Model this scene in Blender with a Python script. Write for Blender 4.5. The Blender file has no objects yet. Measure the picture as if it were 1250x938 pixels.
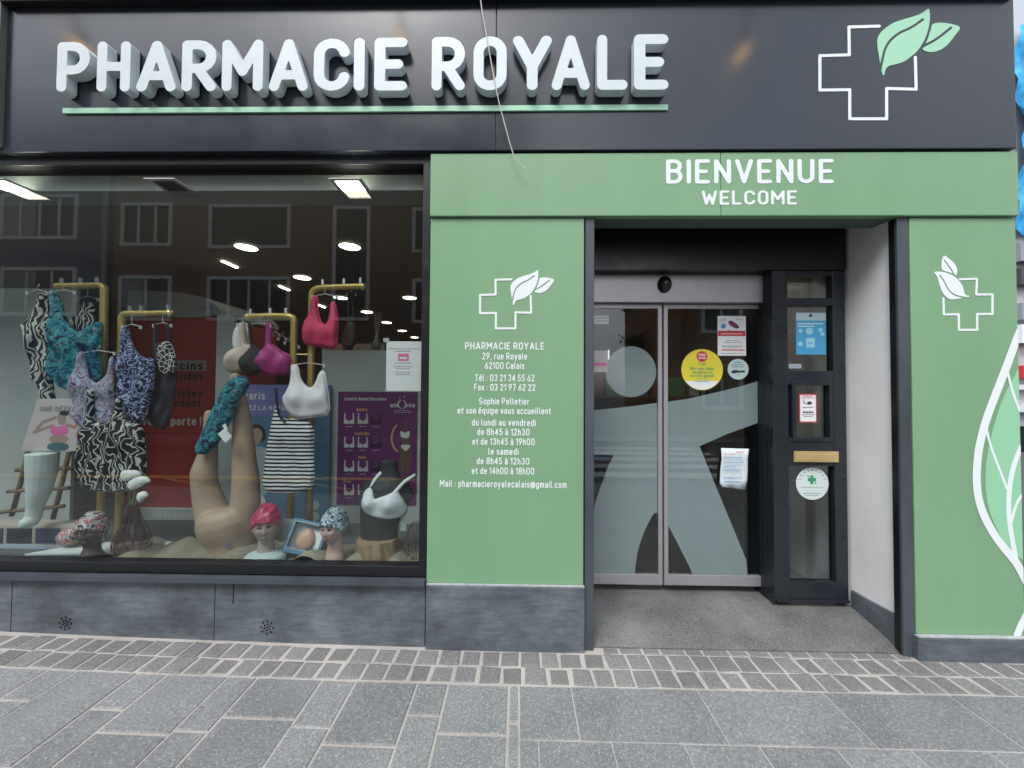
import bpy, math, random
import numpy as np
from mathutils import Vector, Matrix
random.seed(7)
S = bpy.context.scene
R = math.radians
# ------------------------------------------------------------------ camera, sky, sun, exposure
CAM = Vector((0.0, -2.35, 1.6)); FPX = 470.0
ROT = Matrix.Rotation(R(0.97), 3, 'Z') @ Matrix.Rotation(R(90 + 1.3), 3, 'X') @ Matrix.Rotation(R(0.38), 3, 'Z')
cd = bpy.data.cameras.new('camera'); co = bpy.data.objects.new('camera', cd); S.collection.objects.link(co)
co.location = CAM; co.rotation_euler = ROT.to_euler()
cd.sensor_width = 36; cd.lens = 36 * FPX / 1250; cd.clip_end = 500; cd.clip_start = .02
S.camera = co
W = bpy.data.worlds.new("World"); S.world = W; W.use_nodes = True
wn, wl = W.node_tree.nodes, W.node_tree.links
bg = wn['Background']; sky = wn.new('ShaderNodeTexSky'); sky.sky_type = 'NISHITA'; sky.sun_disc = False
SUN_EL, SUN_AZ = R(56), math.atan2(-.38, -.85)
sky.sun_elevation = SUN_EL; sky.sun_rotation = SUN_AZ; sky.dust_density = 3; sky.air_density = 1.2
hs = wn.new('ShaderNodeHueSaturation'); hs.inputs['Saturation'].default_value = .20
cn = wn.new('ShaderNodeTexNoise'); cn.inputs['Scale'].default_value = 2.6; cn.inputs['Detail'].default_value = 6
cr = wn.new('ShaderNodeValToRGB'); cr.color_ramp.elements[0].position = .35; cr.color_ramp.elements[1].position = .7
cr.color_ramp.elements[0].color = (.75, .8, .88, 1); cr.color_ramp.elements[1].color = (1.25, 1.25, 1.25, 1)
mx = wn.new('ShaderNodeMixRGB'); mx.blend_type = 'MULTIPLY'; mx.inputs[0].default_value = 1
wl.new(sky.outputs[0], hs.inputs['Color']); wl.new(hs.outputs[0], mx.inputs[1]); wl.new(cn.outputs['Fac'], cr.inputs[0])
wl.new(cr.outputs[0], mx.inputs[2]); wl.new(mx.outputs[0], bg.inputs['Color']); bg.inputs['Strength'].default_value = .15
sd = bpy.data.lights.new('sun', 'SUN'); sd.energy = .8; sd.angle = R(22); sd.color = (1, .96, .9)
so = bpy.data.objects.new('sun', sd); S.collection.objects.link(so)
so.rotation_euler = Vector((-.38, -.85, math.tan(SUN_EL) * .93)).to_track_quat('Z', 'Y').to_euler()
S.view_settings.view_transform = 'Standard'; S.view_settings.look = 'None'
S.view_settings.exposure = 1.0; S.view_settings.gamma = 1
S.render.engine = 'CYCLES'
S.cycles.transparent_max_bounces = 24; S.cycles.max_bounces = 7; S.cycles.glossy_bounces = 4
S.cycles.use_denoising = True; S.cycles.caustics_reflective = False; S.cycles.caustics_refractive = False
S.cycles.sample_clamp_indirect = 4

def at(x, y, Y):
    """the point of the plane at depth Y that stands behind pixel (x, y) of the 1250 x 938 photograph"""
    d = ROT @ Vector(((x - 625) / FPX, -(y - 469) / FPX, -1))
    return CAM + d * ((Y - CAM.y) / d.y)
def sc(Y): return (Y - CAM.y) / FPX            # metres per pixel at depth Y
def rect(x0, y0, x1, y1, Y):
    xm, ym = (x0 + x1) / 2, (y0 + y1) / 2
    return at(x0, ym, Y).x, at(x1, ym, Y).x, at(xm, y1, Y).z, at(xm, y0, Y).z
def gz(x): return .060 - .003 * (x - .4) + (.0036 * min(.4 - x, 7) ** 2 if x < .4 else 0)             # the pavement falls slightly to one side

# ------------------------------------------------------------------ mesh building
class MB:
    def __init__(s): s.v = []; s.f = []; s.rnd = []
    def add(s, v, f):
        n = len(s.v); s.v += [tuple(p) for p in v]; s.f += [tuple(i + n for i in q) for q in f]; return s
    def box(s, x0, x1, y0, y1, z0, z1):
        v = [(x, y, z) for z in (z0, z1) for y in (y0, y1) for x in (x0, x1)]
        return s.add(v, [(0, 2, 3, 1), (4, 5, 7, 6), (0, 1, 5, 4), (2, 6, 7, 3), (0, 4, 6, 2), (1, 3, 7, 5)])
    def frame(s, x0, x1, y0, y1, z0, z1, wl, wr, wb, wt):
        v = []
        for y in (y0, y1):
            v += [(x0, y, z0), (x1, y, z0), (x1, y, z1), (x0, y, z1), (x0 + wl, y, z0 + wb), (x1 - wr, y, z0 + wb), (x1 - wr, y, z1 - wt), (x0 + wl, y, z1 - wt)]
        f = []
        for k in range(4):
            j = (k + 1) % 4
            f += [(k, j, j + 4, k + 4), (k + 8, k + 12, j + 12, j + 8), (k, k + 8, j + 8, j), (k + 4, j + 4, j + 12, k + 12)]
        return s.add(v, f)
    def prism(s, pts, y0, y1):
        n = len(pts); v = [(x, y0, z) for x, z in pts] + [(x, y1, z) for x, z in pts]
        return s.add(v, [tuple(range(n)), tuple(range(2 * n - 1, n - 1, -1))] + [(k, k + n, (k + 1) % n + n, (k + 1) % n) for k in range(n)])
    def tube(s, pts, rad, n=8, caps=True):
        pts = [Vector(p) for p in pts]; m = len(pts)
        if not hasattr(rad, '__len__'): rad = [rad] * m
        base = len(s.v); ref = Vector((0, 1, 0)); prev = None
        for i, p in enumerate(pts):
            t = (pts[min(i + 1, m - 1)] - pts[max(i - 1, 0)]).normalized()
            if prev is None:
                a = ref if abs(t.dot(ref)) < .9 else Vector((1, 0, 0)); u = t.cross(a).normalized()
            else: u = (prev - t * prev.dot(t)).normalized()
            prev = u; w = t.cross(u)
            r = rad[i]; ra, rb = r if isinstance(r, tuple) else (r, r)
            for k in range(n):
                q = 2 * math.pi * k / n; s.v.append(tuple(p + u * (math.cos(q) * ra) + w * (math.sin(q) * rb)))
        for i in range(m - 1):
            for k in range(n):
                a, b = base + i * n + k, base + i * n + (k + 1) % n; s.f.append((a, b, b + n, a + n))
        if caps: s.f += [tuple(base + k for k in range(n - 1, -1, -1)), tuple(base + (m - 1) * n + k for k in range(n))]
        return s
    def lathe(s, cx, cy, prof, n=20):
        base = len(s.v); m = len(prof)
        for r, z in prof:
            for k in range(n):
                q = 2 * math.pi * k / n; s.v.append((cx + r * math.cos(q), cy + r * math.sin(q), z))
        for i in range(m - 1):
            for k in range(n):
                a, b = base + i * n + k, base + i * n + (k + 1) % n; s.f.append((a, b, b + n, a + n))
        s.f += [tuple(base + k for k in range(n - 1, -1, -1)), tuple(base + (m - 1) * n + k for k in range(n))]
        return s
    def ball(s, c, rx, ry, rz, n=20, m=14, fn=None):
        base = len(s.v); c = Vector(c)
        for i in range(m + 1):
            th = math.pi * i / m
            for k in range(n):
                q = 2 * math.pi * k / n; d = Vector((math.sin(th) * math.sin(q), -math.sin(th) * math.cos(q), math.cos(th)))
                p = Vector((d.x * rx, d.y * ry, d.z * rz))
                if fn: p = fn(d, p)
                s.v.append(tuple(c + p))
        for i in range(m):
            for k in range(n):
                a, b = base + i * n + k, base + i * n + (k + 1) % n; s.f.append((a, a + n, b + n, b))
        return s
    def disc(s, cx, y0, y1, cz, r, n=32):
        return s.prism([(cx + r * math.cos(2 * math.pi * k / n), cz + r * math.sin(2 * math.pi * k / n)) for k in range(n)], y0, y1)

def tag(o, label=None, cat=None, group=None, kind=None):
    for k, v in (('label', label), ('category', cat), ('group', group), ('kind', kind)):
        if v: o[k] = v
    return o
def ob(name, mb, mat, parent=None, bevel=0, smooth=False):
    me = bpy.data.meshes.new(name); me.from_pydata(mb.v, [], mb.f); me.validate(); me.update()
    o = bpy.data.objects.new(name, me); S.collection.objects.link(o)
    if mat: me.materials.append(mat)
    if mb.rnd and len(mb.rnd) == len(me.polygons):
        me.attributes.new('rnd', 'FLOAT', 'FACE').data.foreach_set('value', mb.rnd)
    if smooth: me.polygons.foreach_set('use_smooth', [True] * len(me.polygons))
    if parent is not None:
        o.parent = parent
        if parent.parent is None: o.location = -parent.location
    if bevel:
        b = o.modifiers.new('bevel', 'BEVEL'); b.width = bevel; b.segments = 2; b.limit_method = 'ANGLE'; b.angle_limit = R(50)
    return o
def based(o):
    """moves a single-mesh thing's origin to its base"""
    me = o.data; n = len(me.vertices); a = np.empty(n * 3); me.vertices.foreach_get('co', a); a = a.reshape(-1, 3)
    c = np.array([(a[:, 0].min() + a[:, 0].max()) / 2, (a[:, 1].min() + a[:, 1].max()) / 2, a[:, 2].min()])
    me.vertices.foreach_set('co', (a - c).ravel()); o.location = c; me.update(); return o
def thing(name, label, cat, loc, group=None):
    o = bpy.data.objects.new(name, None); S.collection.objects.link(o); o.location = loc; o.empty_display_size = .1
    return tag(o, label, cat, group)
def single(name, mb, mat, label, cat, group=None, bevel=0, smooth=False):
    return tag(based(ob(name, mb, mat, None, bevel, smooth)), label, cat, group)
def struct(name, mb, mat, bevel=0): return tag(ob(name, mb, mat, None, bevel), kind='structure')
def copy_tree(o, parent=None, shift=(0, 0, 0)):
    c = o.copy(); S.collection.objects.link(c); c.parent = parent
    if parent is None: c.location = Vector(o.location) + Vector(shift)
    for ch in list(o.children): copy_tree(ch, c)
    return c

# ------------------------------------------------------------------ flat shapes from strokes and outlines (signed distance, marching squares)
def seg_dist(P, a, b):
    d = b - a; L = float(d @ d)
    t = np.clip(((P - a) @ d) / L, 0, 1) if L > 1e-14 else np.zeros(len(P))
    return np.sqrt(((P - a - t[:, None] * d) ** 2).sum(1))
def d_stroke(P, pts, r):
    pts = np.asarray(pts, float); d = np.full(len(P), 1e9)
    if len(pts) == 1: return seg_dist(P, pts[0], pts[0]) - r
    for a, b in zip(pts[:-1], pts[1:]): d = np.minimum(d, seg_dist(P, a, b))
    return d - r
def d_poly(P, pts):
    pts = np.asarray(pts, float); d = np.full(len(P), 1e9); ins = np.zeros(len(P), bool); n = len(pts)
    for i in range(n):
        a, b = pts[i], pts[(i + 1) % n]; d = np.minimum(d, seg_dist(P, a, b))
        c = (a[1] > P[:, 1]) != (b[1] > P[:, 1])
        with np.errstate(divide='ignore', invalid='ignore'):
            ins ^= c & (P[:, 0] < (b[0] - a[0]) * (P[:, 1] - a[1]) / (b[1] - a[1]) + a[0])
    return np.where(ins, -d, d)
def chaikin(p, n=2, closed=True):
    p = [tuple(q) for q in p]
    for _ in range(n):
        q = [] if closed else [p[0]]
        for i in range(len(p) if closed else len(p) - 1):
            a, b = p[i], p[(i + 1) % len(p)]
            q += [(.75 * a[0] + .25 * b[0], .75 * a[1] + .25 * b[1]), (.25 * a[0] + .75 * b[0], .25 * a[1] + .75 * b[1])]
        p = q if closed else q + [p[-1]]
    return p
def march(fn, x0, x1, z0, z1, cell):
    nx, nz = max(2, int(math.ceil((x1 - x0) / cell))) + 1, max(2, int(math.ceil((z1 - z0) / cell))) + 1
    xs, zs = np.linspace(x0, x1, nx), np.linspace(z0, z1, nz)
    G = np.stack(np.meshgrid(xs, zs, indexing='ij'), -1).reshape(-1, 2); D = fn(G).reshape(nx, nz)
    D = np.where(np.abs(D) < 1e-9, 1e-9, D); V = []; VD = []; idx = {}; F = []
    def corner(i, j):
        k = (i, j)
        if k not in idx: idx[k] = len(V); V.append((xs[i], zs[j])); VD.append(D[i, j])
        return idx[k]
    def edge(a, b):
        k = (min(a, b), max(a, b), 0)
        if k not in idx:
            t = D[a] / (D[a] - D[b]); idx[k] = len(V); VD.append(0.0)
            V.append((xs[a[0]] + t * (xs[b[0]] - xs[a[0]]), zs[a[1]] + t * (zs[b[1]] - zs[a[1]])))
        return idx[k]
    neg = D < 0; any_ = neg[:-1, :-1] | neg[1:, :-1] | neg[1:, 1:] | neg[:-1, 1:]
    for i, j in zip(*np.nonzero(any_)):
        c = [(i, j), (i + 1, j), (i + 1, j + 1), (i, j + 1)]; poly = []
        for k in range(4):
            a, b = c[k], c[(k + 1) % 4]
            if D[a] < 0: poly.append(corner(*a))
            if (D[a] < 0) != (D[b] < 0): poly.append(edge(a, b))
        if len(poly) > 2: F.append(tuple(int(q) for q in poly))
    return V, VD, F
def extrude(V, F, y0, y1, back=False):
    """front faces at y0 (towards the street), sides back to y1"""
    mb = MB(); n = len(V); cnt = {}
    for f in F:
        for a, b in zip(f, f[1:] + f[:1]): cnt[(a, b)] = 1
    be = [(a, b) for a, b in cnt if (b, a) not in cnt]
    mb.v = [(x, y0, z) for x, z in V]; mb.f = list(F); m = {}
    for a, b in be:
        for q in (a, b):
            if q not in m: m[q] = len(mb.v); mb.v.append((V[q][0], y1, V[q][1]))
    mb.f += [(b, a, m[a], m[b]) for a, b in be]
    if back:
        k = len(mb.v); mb.v += [(x, y1, z) for x, z in V]; mb.f += [tuple(i + k for i in f[::-1]) for f in F]
    return mb

# ------------------------------------------------------------------ a rounded stroke alphabet (cap height 1, x height .68)
def arc(cx, cy, rx, ry, a0, a1, n=8):
    return [(cx + rx * math.cos(R(a0 + (a1 - a0) * k / n)), cy + ry * math.sin(R(a0 + (a1 - a0) * k / n))) for k in range(n + 1)]
def stad(x0, y0, x1, y1, r):
    p = arc(x1 - r, y1 - r, r, r, 90, 0) + arc(x1 - r, y0 + r, r, r, 0, -90) + arc(x0 + r, y0 + r, r, r, -90, -180) + arc(x0 + r, y1 - r, r, r, 180, 90)
    return p + p[:1]
X = .68
def glyph(c):
    w = .52
    if c == 'A': return .6, [[(0, 0), (.3, 1), (.6, 0)], [(.1, .27), (.5, .27)]]
    if c == 'B': return .5, [[(0, 0), (0, 1), (.26, 1)] + arc(.26, .765, .22, .235, 90, -90) + [(0, .53)], [(.26, .53)] + arc(.26, .265, .24, .265, 90, -90) + [(0, 0)]]
    if c == 'C': return w, [arc(.26, .74, .26, .26, 10, 180) + arc(.26, .26, .26, .26, 180, 350)]
    if c == 'D': return w, [[(0, 0), (0, 1), (.24, 1)] + arc(.24, .72, .28, .28, 90, 0) + arc(.24, .28, .28, .28, 0, -90) + [(0, 0)]]
    if c == 'E': return .44, [[(.44, 1), (0, 1), (0, 0), (.44, 0)], [(0, .5), (.36, .5)]]
    if c == 'F': return .42, [[(.42, 1), (0, 1), (0, 0)], [(0, .5), (.34, .5)]]
    if c == 'G': return w, [arc(.26, .74, .26, .26, 10, 180) + arc(.26, .26, .26, .26, 180, 360) + [(.52, .46), (.3, .46)]]
    if c == 'H': return .52, [[(0, 0), (0, 1)], [(.52, 0), (.52, 1)], [(0, .5), (.52, .5)]]
    if c == 'I': return 0, [[(0, 0), (0, 1)]]
    if c == 'J': return .4, [[(.4, 1), (.4, .22)] + arc(.2, .2, .2, .2, 0, -170)]
    if c == 'K': return .5, [[(0, 0), (0, 1)], [(.5, 1), (.04, .48)], [(.16, .58), (.5, 0)]]
    if c == 'L': return .44, [[(0, 1), (0, 0), (.44, 0)]]
    if c == 'M': return .68, [[(0, 0), (0, 1), (.34, .36), (.68, 1), (.68, 0)]]
    if c == 'N': return .52, [[(0, 0), (0, 1), (.52, 0), (.52, 1)]]
    if c == 'O' or c == '0': return .5, [stad(0, 0, .5, 1, .25)]
    if c == 'P': return .5, [[(0, 0), (0, 1), (.24, 1)] + arc(.24, .71, .26, .29, 90, -90) + [(0, .42)]]
    if c == 'Q': return .5, [stad(0, 0, .5, 1, .25), [(.3, .2), (.52, -.06)]]
    if c == 'R': return .5, [[(0, 0), (0, 1), (.24, 1)] + arc(.24, .72, .26, .28, 90, -90) + [(0, .44)], [(.22, .44), (.5, 0)]]
    if c == 'S': return .48, [arc(.24, .76, .24, .24, 20, 180) + arc(.24, .5, .24, .08, 180, 230, 3) + arc(.24, .25, .24, .25, 50, -160)]
    if c == 'T': return .52, [[(0, 1), (.52, 1)], [(.26, 1), (.26, 0)]]
    if c == 'U': return .52, [[(0, 1)] + arc(.26, .26, .26, .26, 180, 360) + [(.52, 1)]]
    if c == 'V': return .56, [[(0, 1), (.28, 0), (.56, 1)]]
    if c == 'W': return .8, [[(0, 1), (.2, 0), (.4, .72), (.6, 0), (.8, 1)]]
    if c == 'X': return .5, [[(0, 0), (.5, 1)], [(0, 1), (.5, 0)]]
    if c == 'Y': return .56, [[(0, 1), (.28, .42), (.56, 1)], [(.28, .42), (.28, 0)]]
    if c == 'Z': return .48, [[(0, 1), (.48, 1), (0, 0), (.48, 0)]]
    if c in 'àâ': 
        q, s = glyph('a'); return q, s + [[(.1, .98), (.24, .86)]]
    if c in 'éè':
        q, s = glyph('e'); return q, s + [[(.12, .86), (.28, 1)] if c == 'é' else [(.1, 1), (.26, .86)]]
    if c == 'É':
        q, s = glyph('E'); return q, s + [[(.16, 1.16), (.3, 1.28)]]
    if c == 'a': return .36, [arc(.18, X - .18, .18, .18, 150, 0) + [(.36, 0)], [(.36, .4), (.16, .4)] + arc(.16, .2, .16, .2, 90, 270) + [(.24, .01), (.36, .1)]]
    if c == 'b': return .38, [[(0, 1), (0, 0)], stad(0, 0, .38, X, .19)]
    if c == 'c': return .34, [arc(.19, X - .19, .19, .19, 25, 180) + arc(.19, .19, .19, .19, 180, 335)]
    if c == 'd': return .38, [[(.38, 1), (.38, 0)], stad(0, 0, .38, X, .19)]
    if c == 'e': return .38, [[(0, .35), (.38, .35)] + arc(.19, X - .19, .19, .19, 0, 180) + arc(.19, .19, .19, .19, 180, 325)]
    if c == 'f': return .26, [arc(.24, .85, .14, .15, 90, 180) + [(.1, 0)], [(0, .62), (.26, .62)]]
    if c == 'g': return .38, [stad(0, 0, .38, X, .19), [(.38, X), (.38, -.12)] + arc(.19, -.12, .19, .16, 0, -150)]
    if c == 'h': return .36, [[(0, 1), (0, 0)], [(0, .48)] + arc(.18, X - .18, .18, .18, 180, 0) + [(.36, 0)]]
    if c == 'i': return 0, [[(0, X), (0, 0)], [(0, .94)]]
    if c == 'j': return .1, [[(.1, X), (.1, -.14), (0, -.24)], [(.1, .94)]]
    if c == 'k': return .34, [[(0, 1), (0, 0)], [(.34, X), (.03, .32)], [(.12, .4), (.34, 0)]]
    if c == 'l': return .1, [[(0, 1), (0, .12), (.1, 0)]]
    if c == 'm': return .6, [[(0, X), (0, 0)], [(0, .5)] + arc(.15, X - .15, .15, .15, 180, 0) + [(.3, 0)], [(.3, .5)] + arc(.45, X - .15, .15, .15, 180, 0) + [(.6, 0)]]
    if c == 'n': return .36, [[(0, X), (0, 0)], [(0, .48)] + arc(.18, X - .18, .18, .18, 180, 0) + [(.36, 0)]]
    if c == 'o': return .38, [stad(0, 0, .38, X, .19)]
    if c == 'p': return .38, [[(0, X), (0, -.28)], stad(0, 0, .38, X, .19)]
    if c == 'q': return .38, [[(.38, X), (.38, -.28)], stad(0, 0, .38, X, .19)]
    if c == 'r': return .22, [[(0, X), (0, 0)], [(0, .44)] + arc(.2, X - .2, .2, .2, 180, 85)]
    if c == 's': return .32, [arc(.16, X - .16, .16, .16, 30, 200) + [(.16, .35)] + arc(.16, .17, .16, .17, 60, -150)]
    if c == 't': return .26, [[(.1, .9), (.1, .14)] + arc(.22, .14, .12, .14, 180, 280), [(0, .62), (.26, .62)]]
    if c == 'u': return .36, [[(0, X)] + arc(.18, .18, .18, .18, 180, 360) + [(.36, X)], [(.36, .2), (.36, 0)]]
    if c == 'v': return .38, [[(0, X), (.19, 0), (.38, X)]]
    if c == 'w': return .56, [[(0, X), (.14, 0), (.28, .5), (.42, 0), (.56, X)]]
    if c == 'x': return .36, [[(0, 0), (.36, X)], [(0, X), (.36, 0)]]
    if c == 'y': return .38, [[(0, X), (.19, 0)], [(.38, X), (.1, -.28)]]
    if c == 'z': return .34, [[(0, X), (.34, X), (0, 0), (.34, 0)]]
    if c == '1': return .2, [[(0, .8), (.2, 1), (.2, 0)]]
    if c == '2': return .44, [arc(.22, .76, .22, .24, 170, -30) + [(0, 0), (.44, 0)]]
    if c == '3': return .44, [arc(.2, .76, .22, .24, 150, -80) , arc(.2, .26, .24, .26, 85, -150)]
    if c == '4': return .46, [[(.34, 0), (.34, 1), (0, .26), (.46, .26)]]
    if c == '5': return .44, [[(.4, 1), (.06, 1), (.03, .55)] + arc(.2, .3, .24, .3, 110, -150)]
    if c == '6': return .46, [[(.36, 1), (.04, .42)], stad(0, 0, .46, .56, .23)]
    if c == '7': return .42, [[(0, 1), (.42, 1), (.14, 0)]]
    if c == '8': return .46, [stad(.02, .53, .44, 1, .2), stad(0, 0, .46, .53, .22)]
    if c == '9': return .46, [[(.1, 0), (.42, .58)], stad(0, .44, .46, 1, .23)]
    if c == ':': return 0, [[(0, .06)], [(0, .54)]]
    if c == '.': return 0, [[(0, 0)]]
    if c == ',': return .04, [[(.04, .02), (0, -.14)]]
    if c == "'": return 0, [[(0, 1), (0, .82)]]
    if c == '!': return 0, [[(0, 1), (0, .3)], [(0, 0)]]
    if c == '-': return .26, [[(0, .4), (.26, .4)]]
    if c == '@': return .7, [stad(0, -.1, .7, .8, .3), stad(.2, .15, .48, .55, .13), [(.48, .55), (.48, .2), (.62, .2)]]
    return .3, []
GC = {}
def glyph_mesh(c, r, q):
    k = (c, r, q)
    if k not in GC:
        w, st = glyph(c)
        if not st: GC[k] = (w, None)
        else:
            fn = lambda P: np.min([d_stroke(P, s, r) for s in st], 0)
            ys = [p[1] for s in st for p in s]
            V, D, F = march(fn, -r - .03, w + r + .03, min(ys) - r - .03, max(ys) + r + .03, r / q)
            GC[k] = (w, (V, F))
    return GC[k]
def text_mb(txt, cx, zc, H, y0, y1, width=None, r=.085, q=1.6, gap=.17, align='c'):
    """letters of cap height H round (cx, zc): front at y0, sides back to y1"""
    s = H / (1 + 2 * r); pen = 0; items = []
    for c in txt:
        if c == ' ': pen += .32; continue
        w, m = glyph_mesh(c, r, q)
        items.append((pen + r, m)); pen += w + 2 * r + gap
    tot = pen - gap; sx = s if width is None else width / tot
    x = cx - tot * sx / 2 if align == 'c' else cx
    out = MB()
    for p, m in items:
        if m is None: continue
        V = [(x + (p + a) * sx, zc - H / 2 + (b + r) * s) for a, b in m[0]]
        e = extrude(V, m[1], y0, y1); out.add(e.v, e.f)
    return out
def text_px(txt, px, py, hpx, Y, wpx=None, th=.0015, **k):
    c = at(px, py, Y); return text_mb(txt, c.x, c.z, hpx * sc(Y), Y - th, Y, None if wpx is None else wpx * sc(Y), **k)
def P(pts, Y): return [(q.x, q.z) for q in (at(a, b, Y) for a, b in pts)]
def shape_px(fn_of, pts_all, Y, cell_px, th, pad=6, back=False):
    """fn_of(P) is a signed distance in plane coordinates; extent from the points given in pixels"""
    q = P(pts_all, Y); s = sc(Y)
    V, D, F = march(fn_of, min(a for a, b in q) - pad * s, max(a for a, b in q) + pad * s, min(b for a, b in q) - pad * s, max(b for a, b in q) + pad * s, cell_px * s)
    return extrude(V, F, Y - th, Y, back)
def dashes(px0, px1, py, Y, h=.8, th=.001, seed=0):
    """a printed line too small to read"""
    rg = random.Random(seed + int(px0 * 7 + py * 13)); mb = MB(); x = px0
    while x < px1 - .5:
        w = min(rg.uniform(1.2, 4), px1 - x); a = at(x, py, Y); s = sc(Y)
        mb.box(a.x, a.x + w * s, Y - th, Y, a.z - h * s / 2, a.z + h * s / 2); x += w + .9
    return mb
def bar_px(x0, y0, x1, y1, Y, th=.001):
    a = rect(x0, y0, x1, y1, Y); return MB().box(a[0], a[1], Y - th, Y, a[2], a[3])
def merge(*ms):
    o = MB()
    for m in ms: o.add(m.v, m.f)
    return o

# ------------------------------------------------------------------ materials
def mat(name, col, rough=.5, metal=0, spec=.5, var=0, vscale=6, bump=0, bscale=60, emit=0, ecol=None, rough_var=0, coat=0, stretch=None):
    m = bpy.data.materials.new(name); m.use_nodes = True; n, l = m.node_tree.nodes, m.node_tree.links; b = n['Principled BSDF']
    b.inputs['Base Color'].default_value = (*col, 1); b.inputs['Roughness'].default_value = rough; b.inputs['Metallic'].default_value = metal
    b.inputs['Specular IOR Level'].default_value = spec; b.inputs['Coat Weight'].default_value = coat
    if emit: b.inputs['Emission Color'].default_value = (*(ecol or col), 1); b.inputs['Emission Strength'].default_value = emit
    tc = n.new('ShaderNodeTexCoord'); src = tc.outputs['Object']
    if stretch:
        mp = n.new('ShaderNodeMapping'); mp.inputs['Scale'].default_value = stretch; l.new(src, mp.inputs[0]); src = mp.outputs[0]
    if var or rough_var:
        t = n.new('ShaderNodeTexNoise'); t.inputs['Scale'].default_value = vscale; t.inputs['Detail'].default_value = 6; t.inputs['Roughness'].default_value = .62
        l.new(src, t.inputs['Vector'])
        if var:
            r = n.new('ShaderNodeValToRGB'); r.color_ramp.elements[0].position = .3; r.color_ramp.elements[1].position = .7
            r.color_ramp.elements[0].color = (*[c * (1 - var) for c in col], 1); r.color_ramp.elements[1].color = (*[min(1, c * (1 + var)) for c in col], 1)
            l.new(t.outputs['Fac'], r.inputs[0]); l.new(r.outputs[0], b.inputs['Base Color'])
        if rough_var:
            g = n.new('ShaderNodeMapRange'); g.inputs[1].default_value = .3; g.inputs[2].default_value = .7; g.inputs[3].default_value = rough - rough_var; g.inputs[4].default_value = rough + rough_var
            l.new(t.outputs['Fac'], g.inputs[0]); l.new(g.outputs[0], b.inputs['Roughness'])
    if bump:
        t2 = n.new('ShaderNodeTexNoise'); t2.inputs['Scale'].default_value = bscale; t2.inputs['Detail'].default_value = 5; l.new(src, t2.inputs['Vector'])
        bp = n.new('ShaderNodeBump'); bp.inputs['Strength'].default_value = bump; bp.inputs['Distance'].default_value = .01
        l.new(t2.outputs['Fac'], bp.inputs['Height']); l.new(bp.outputs[0], b.inputs['Normal'])
    return m
def ramp_mat(name, tex, scale, stops, rough=.75, const=True, distort=0, out='Fac', vec_noise=0, **kw):
    """a printed fabric: a texture through hard colour stops"""
    m = bpy.data.materials.new(name); m.use_nodes = True; n, l = m.node_tree.nodes, m.node_tree.links; b = n['Principled BSDF']
    b.inputs['Roughness'].default_value = rough; b.inputs['Specular IOR Level'].default_value = .3
    tc = n.new('ShaderNodeTexCoord'); t = n.new(tex); t.inputs['Scale'].default_value = scale
    src = tc.outputs['Object']
    if vec_noise:
        vn = n.new('ShaderNodeTexNoise'); vn.inputs['Scale'].default_value = scale * .35; l.new(src, vn.inputs['Vector'])
        ma = n.new('ShaderNodeMixRGB'); ma.blend_type = 'ADD'; ma.inputs[0].default_value = vec_noise
        l.new(src, ma.inputs[1]); l.new(vn.outputs['Color'], ma.inputs[2]); src = ma.outputs[0]
    l.new(src, t.inputs['Vector'])
    for k, v in kw.items():
        if k in ('wave_type', 'bands_direction', 'feature', 'wave_profile'): setattr(t, k, v)
        else: t.inputs[k.replace('_', ' ').title()].default_value = v
    if distort: t.inputs['Distortion'].default_value = distort
    r = n.new('ShaderNodeValToRGB'); e = r.color_ramp
    if const: e.interpolation = 'CONSTANT'
    while len(e.elements) < len(stops): e.elements.new(.5)
    for q, (p, c) in zip(e.elements, stops): q.position = p; q.color = (*c, 1)
    l.new(t.outputs[out], r.inputs[0]); l.new(r.outputs[0], b.inputs['Base Color'])
    return m
def glass_mat(name, tint=(.9, .93, .92), f0=.055):
    m = bpy.data.materials.new(name); m.use_nodes = True; n, l = m.node_tree.nodes, m.node_tree.links; n.remove(n['Principled BSDF'])
    g = n.new('ShaderNodeNewGeometry'); dp = n.new('ShaderNodeVectorMath'); dp.operation = 'DOT_PRODUCT'
    l.new(g.outputs['Normal'], dp.inputs[0]); l.new(g.outputs['Incoming'], dp.inputs[1])
    def M(op, a, b=None):
        q = n.new('ShaderNodeMath'); q.operation = op
        for i, v in enumerate((a, b)):
            if v is None: continue
            if hasattr(v, 'links'): l.new(v, q.inputs[i])
            else: q.inputs[i].default_value = v
        return q.outputs[0]
    c = M('ABSOLUTE', dp.outputs['Value']); p = M('POWER', M('SUBTRACT', 1.0, c), 5.0); f = M('ADD', M('MULTIPLY', p, 1 - f0), f0)
    tr = n.new('ShaderNodeBsdfTransparent'); tr.inputs[0].default_value = (*tint, 1)
    gl = n.new('ShaderNodeBsdfAnisotropic') if False else n.new('ShaderNodeBsdfGlossy'); gl.inputs['Roughness'].default_value = .004
    mx = n.new('ShaderNodeMixShader'); l.new(f, mx.inputs[0]); l.new(tr.outputs[0], mx.inputs[1]); l.new(gl.outputs[0], mx.inputs[2])
    l.new(mx.outputs[0], n['Material Output'].inputs['Surface']); return m
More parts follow.
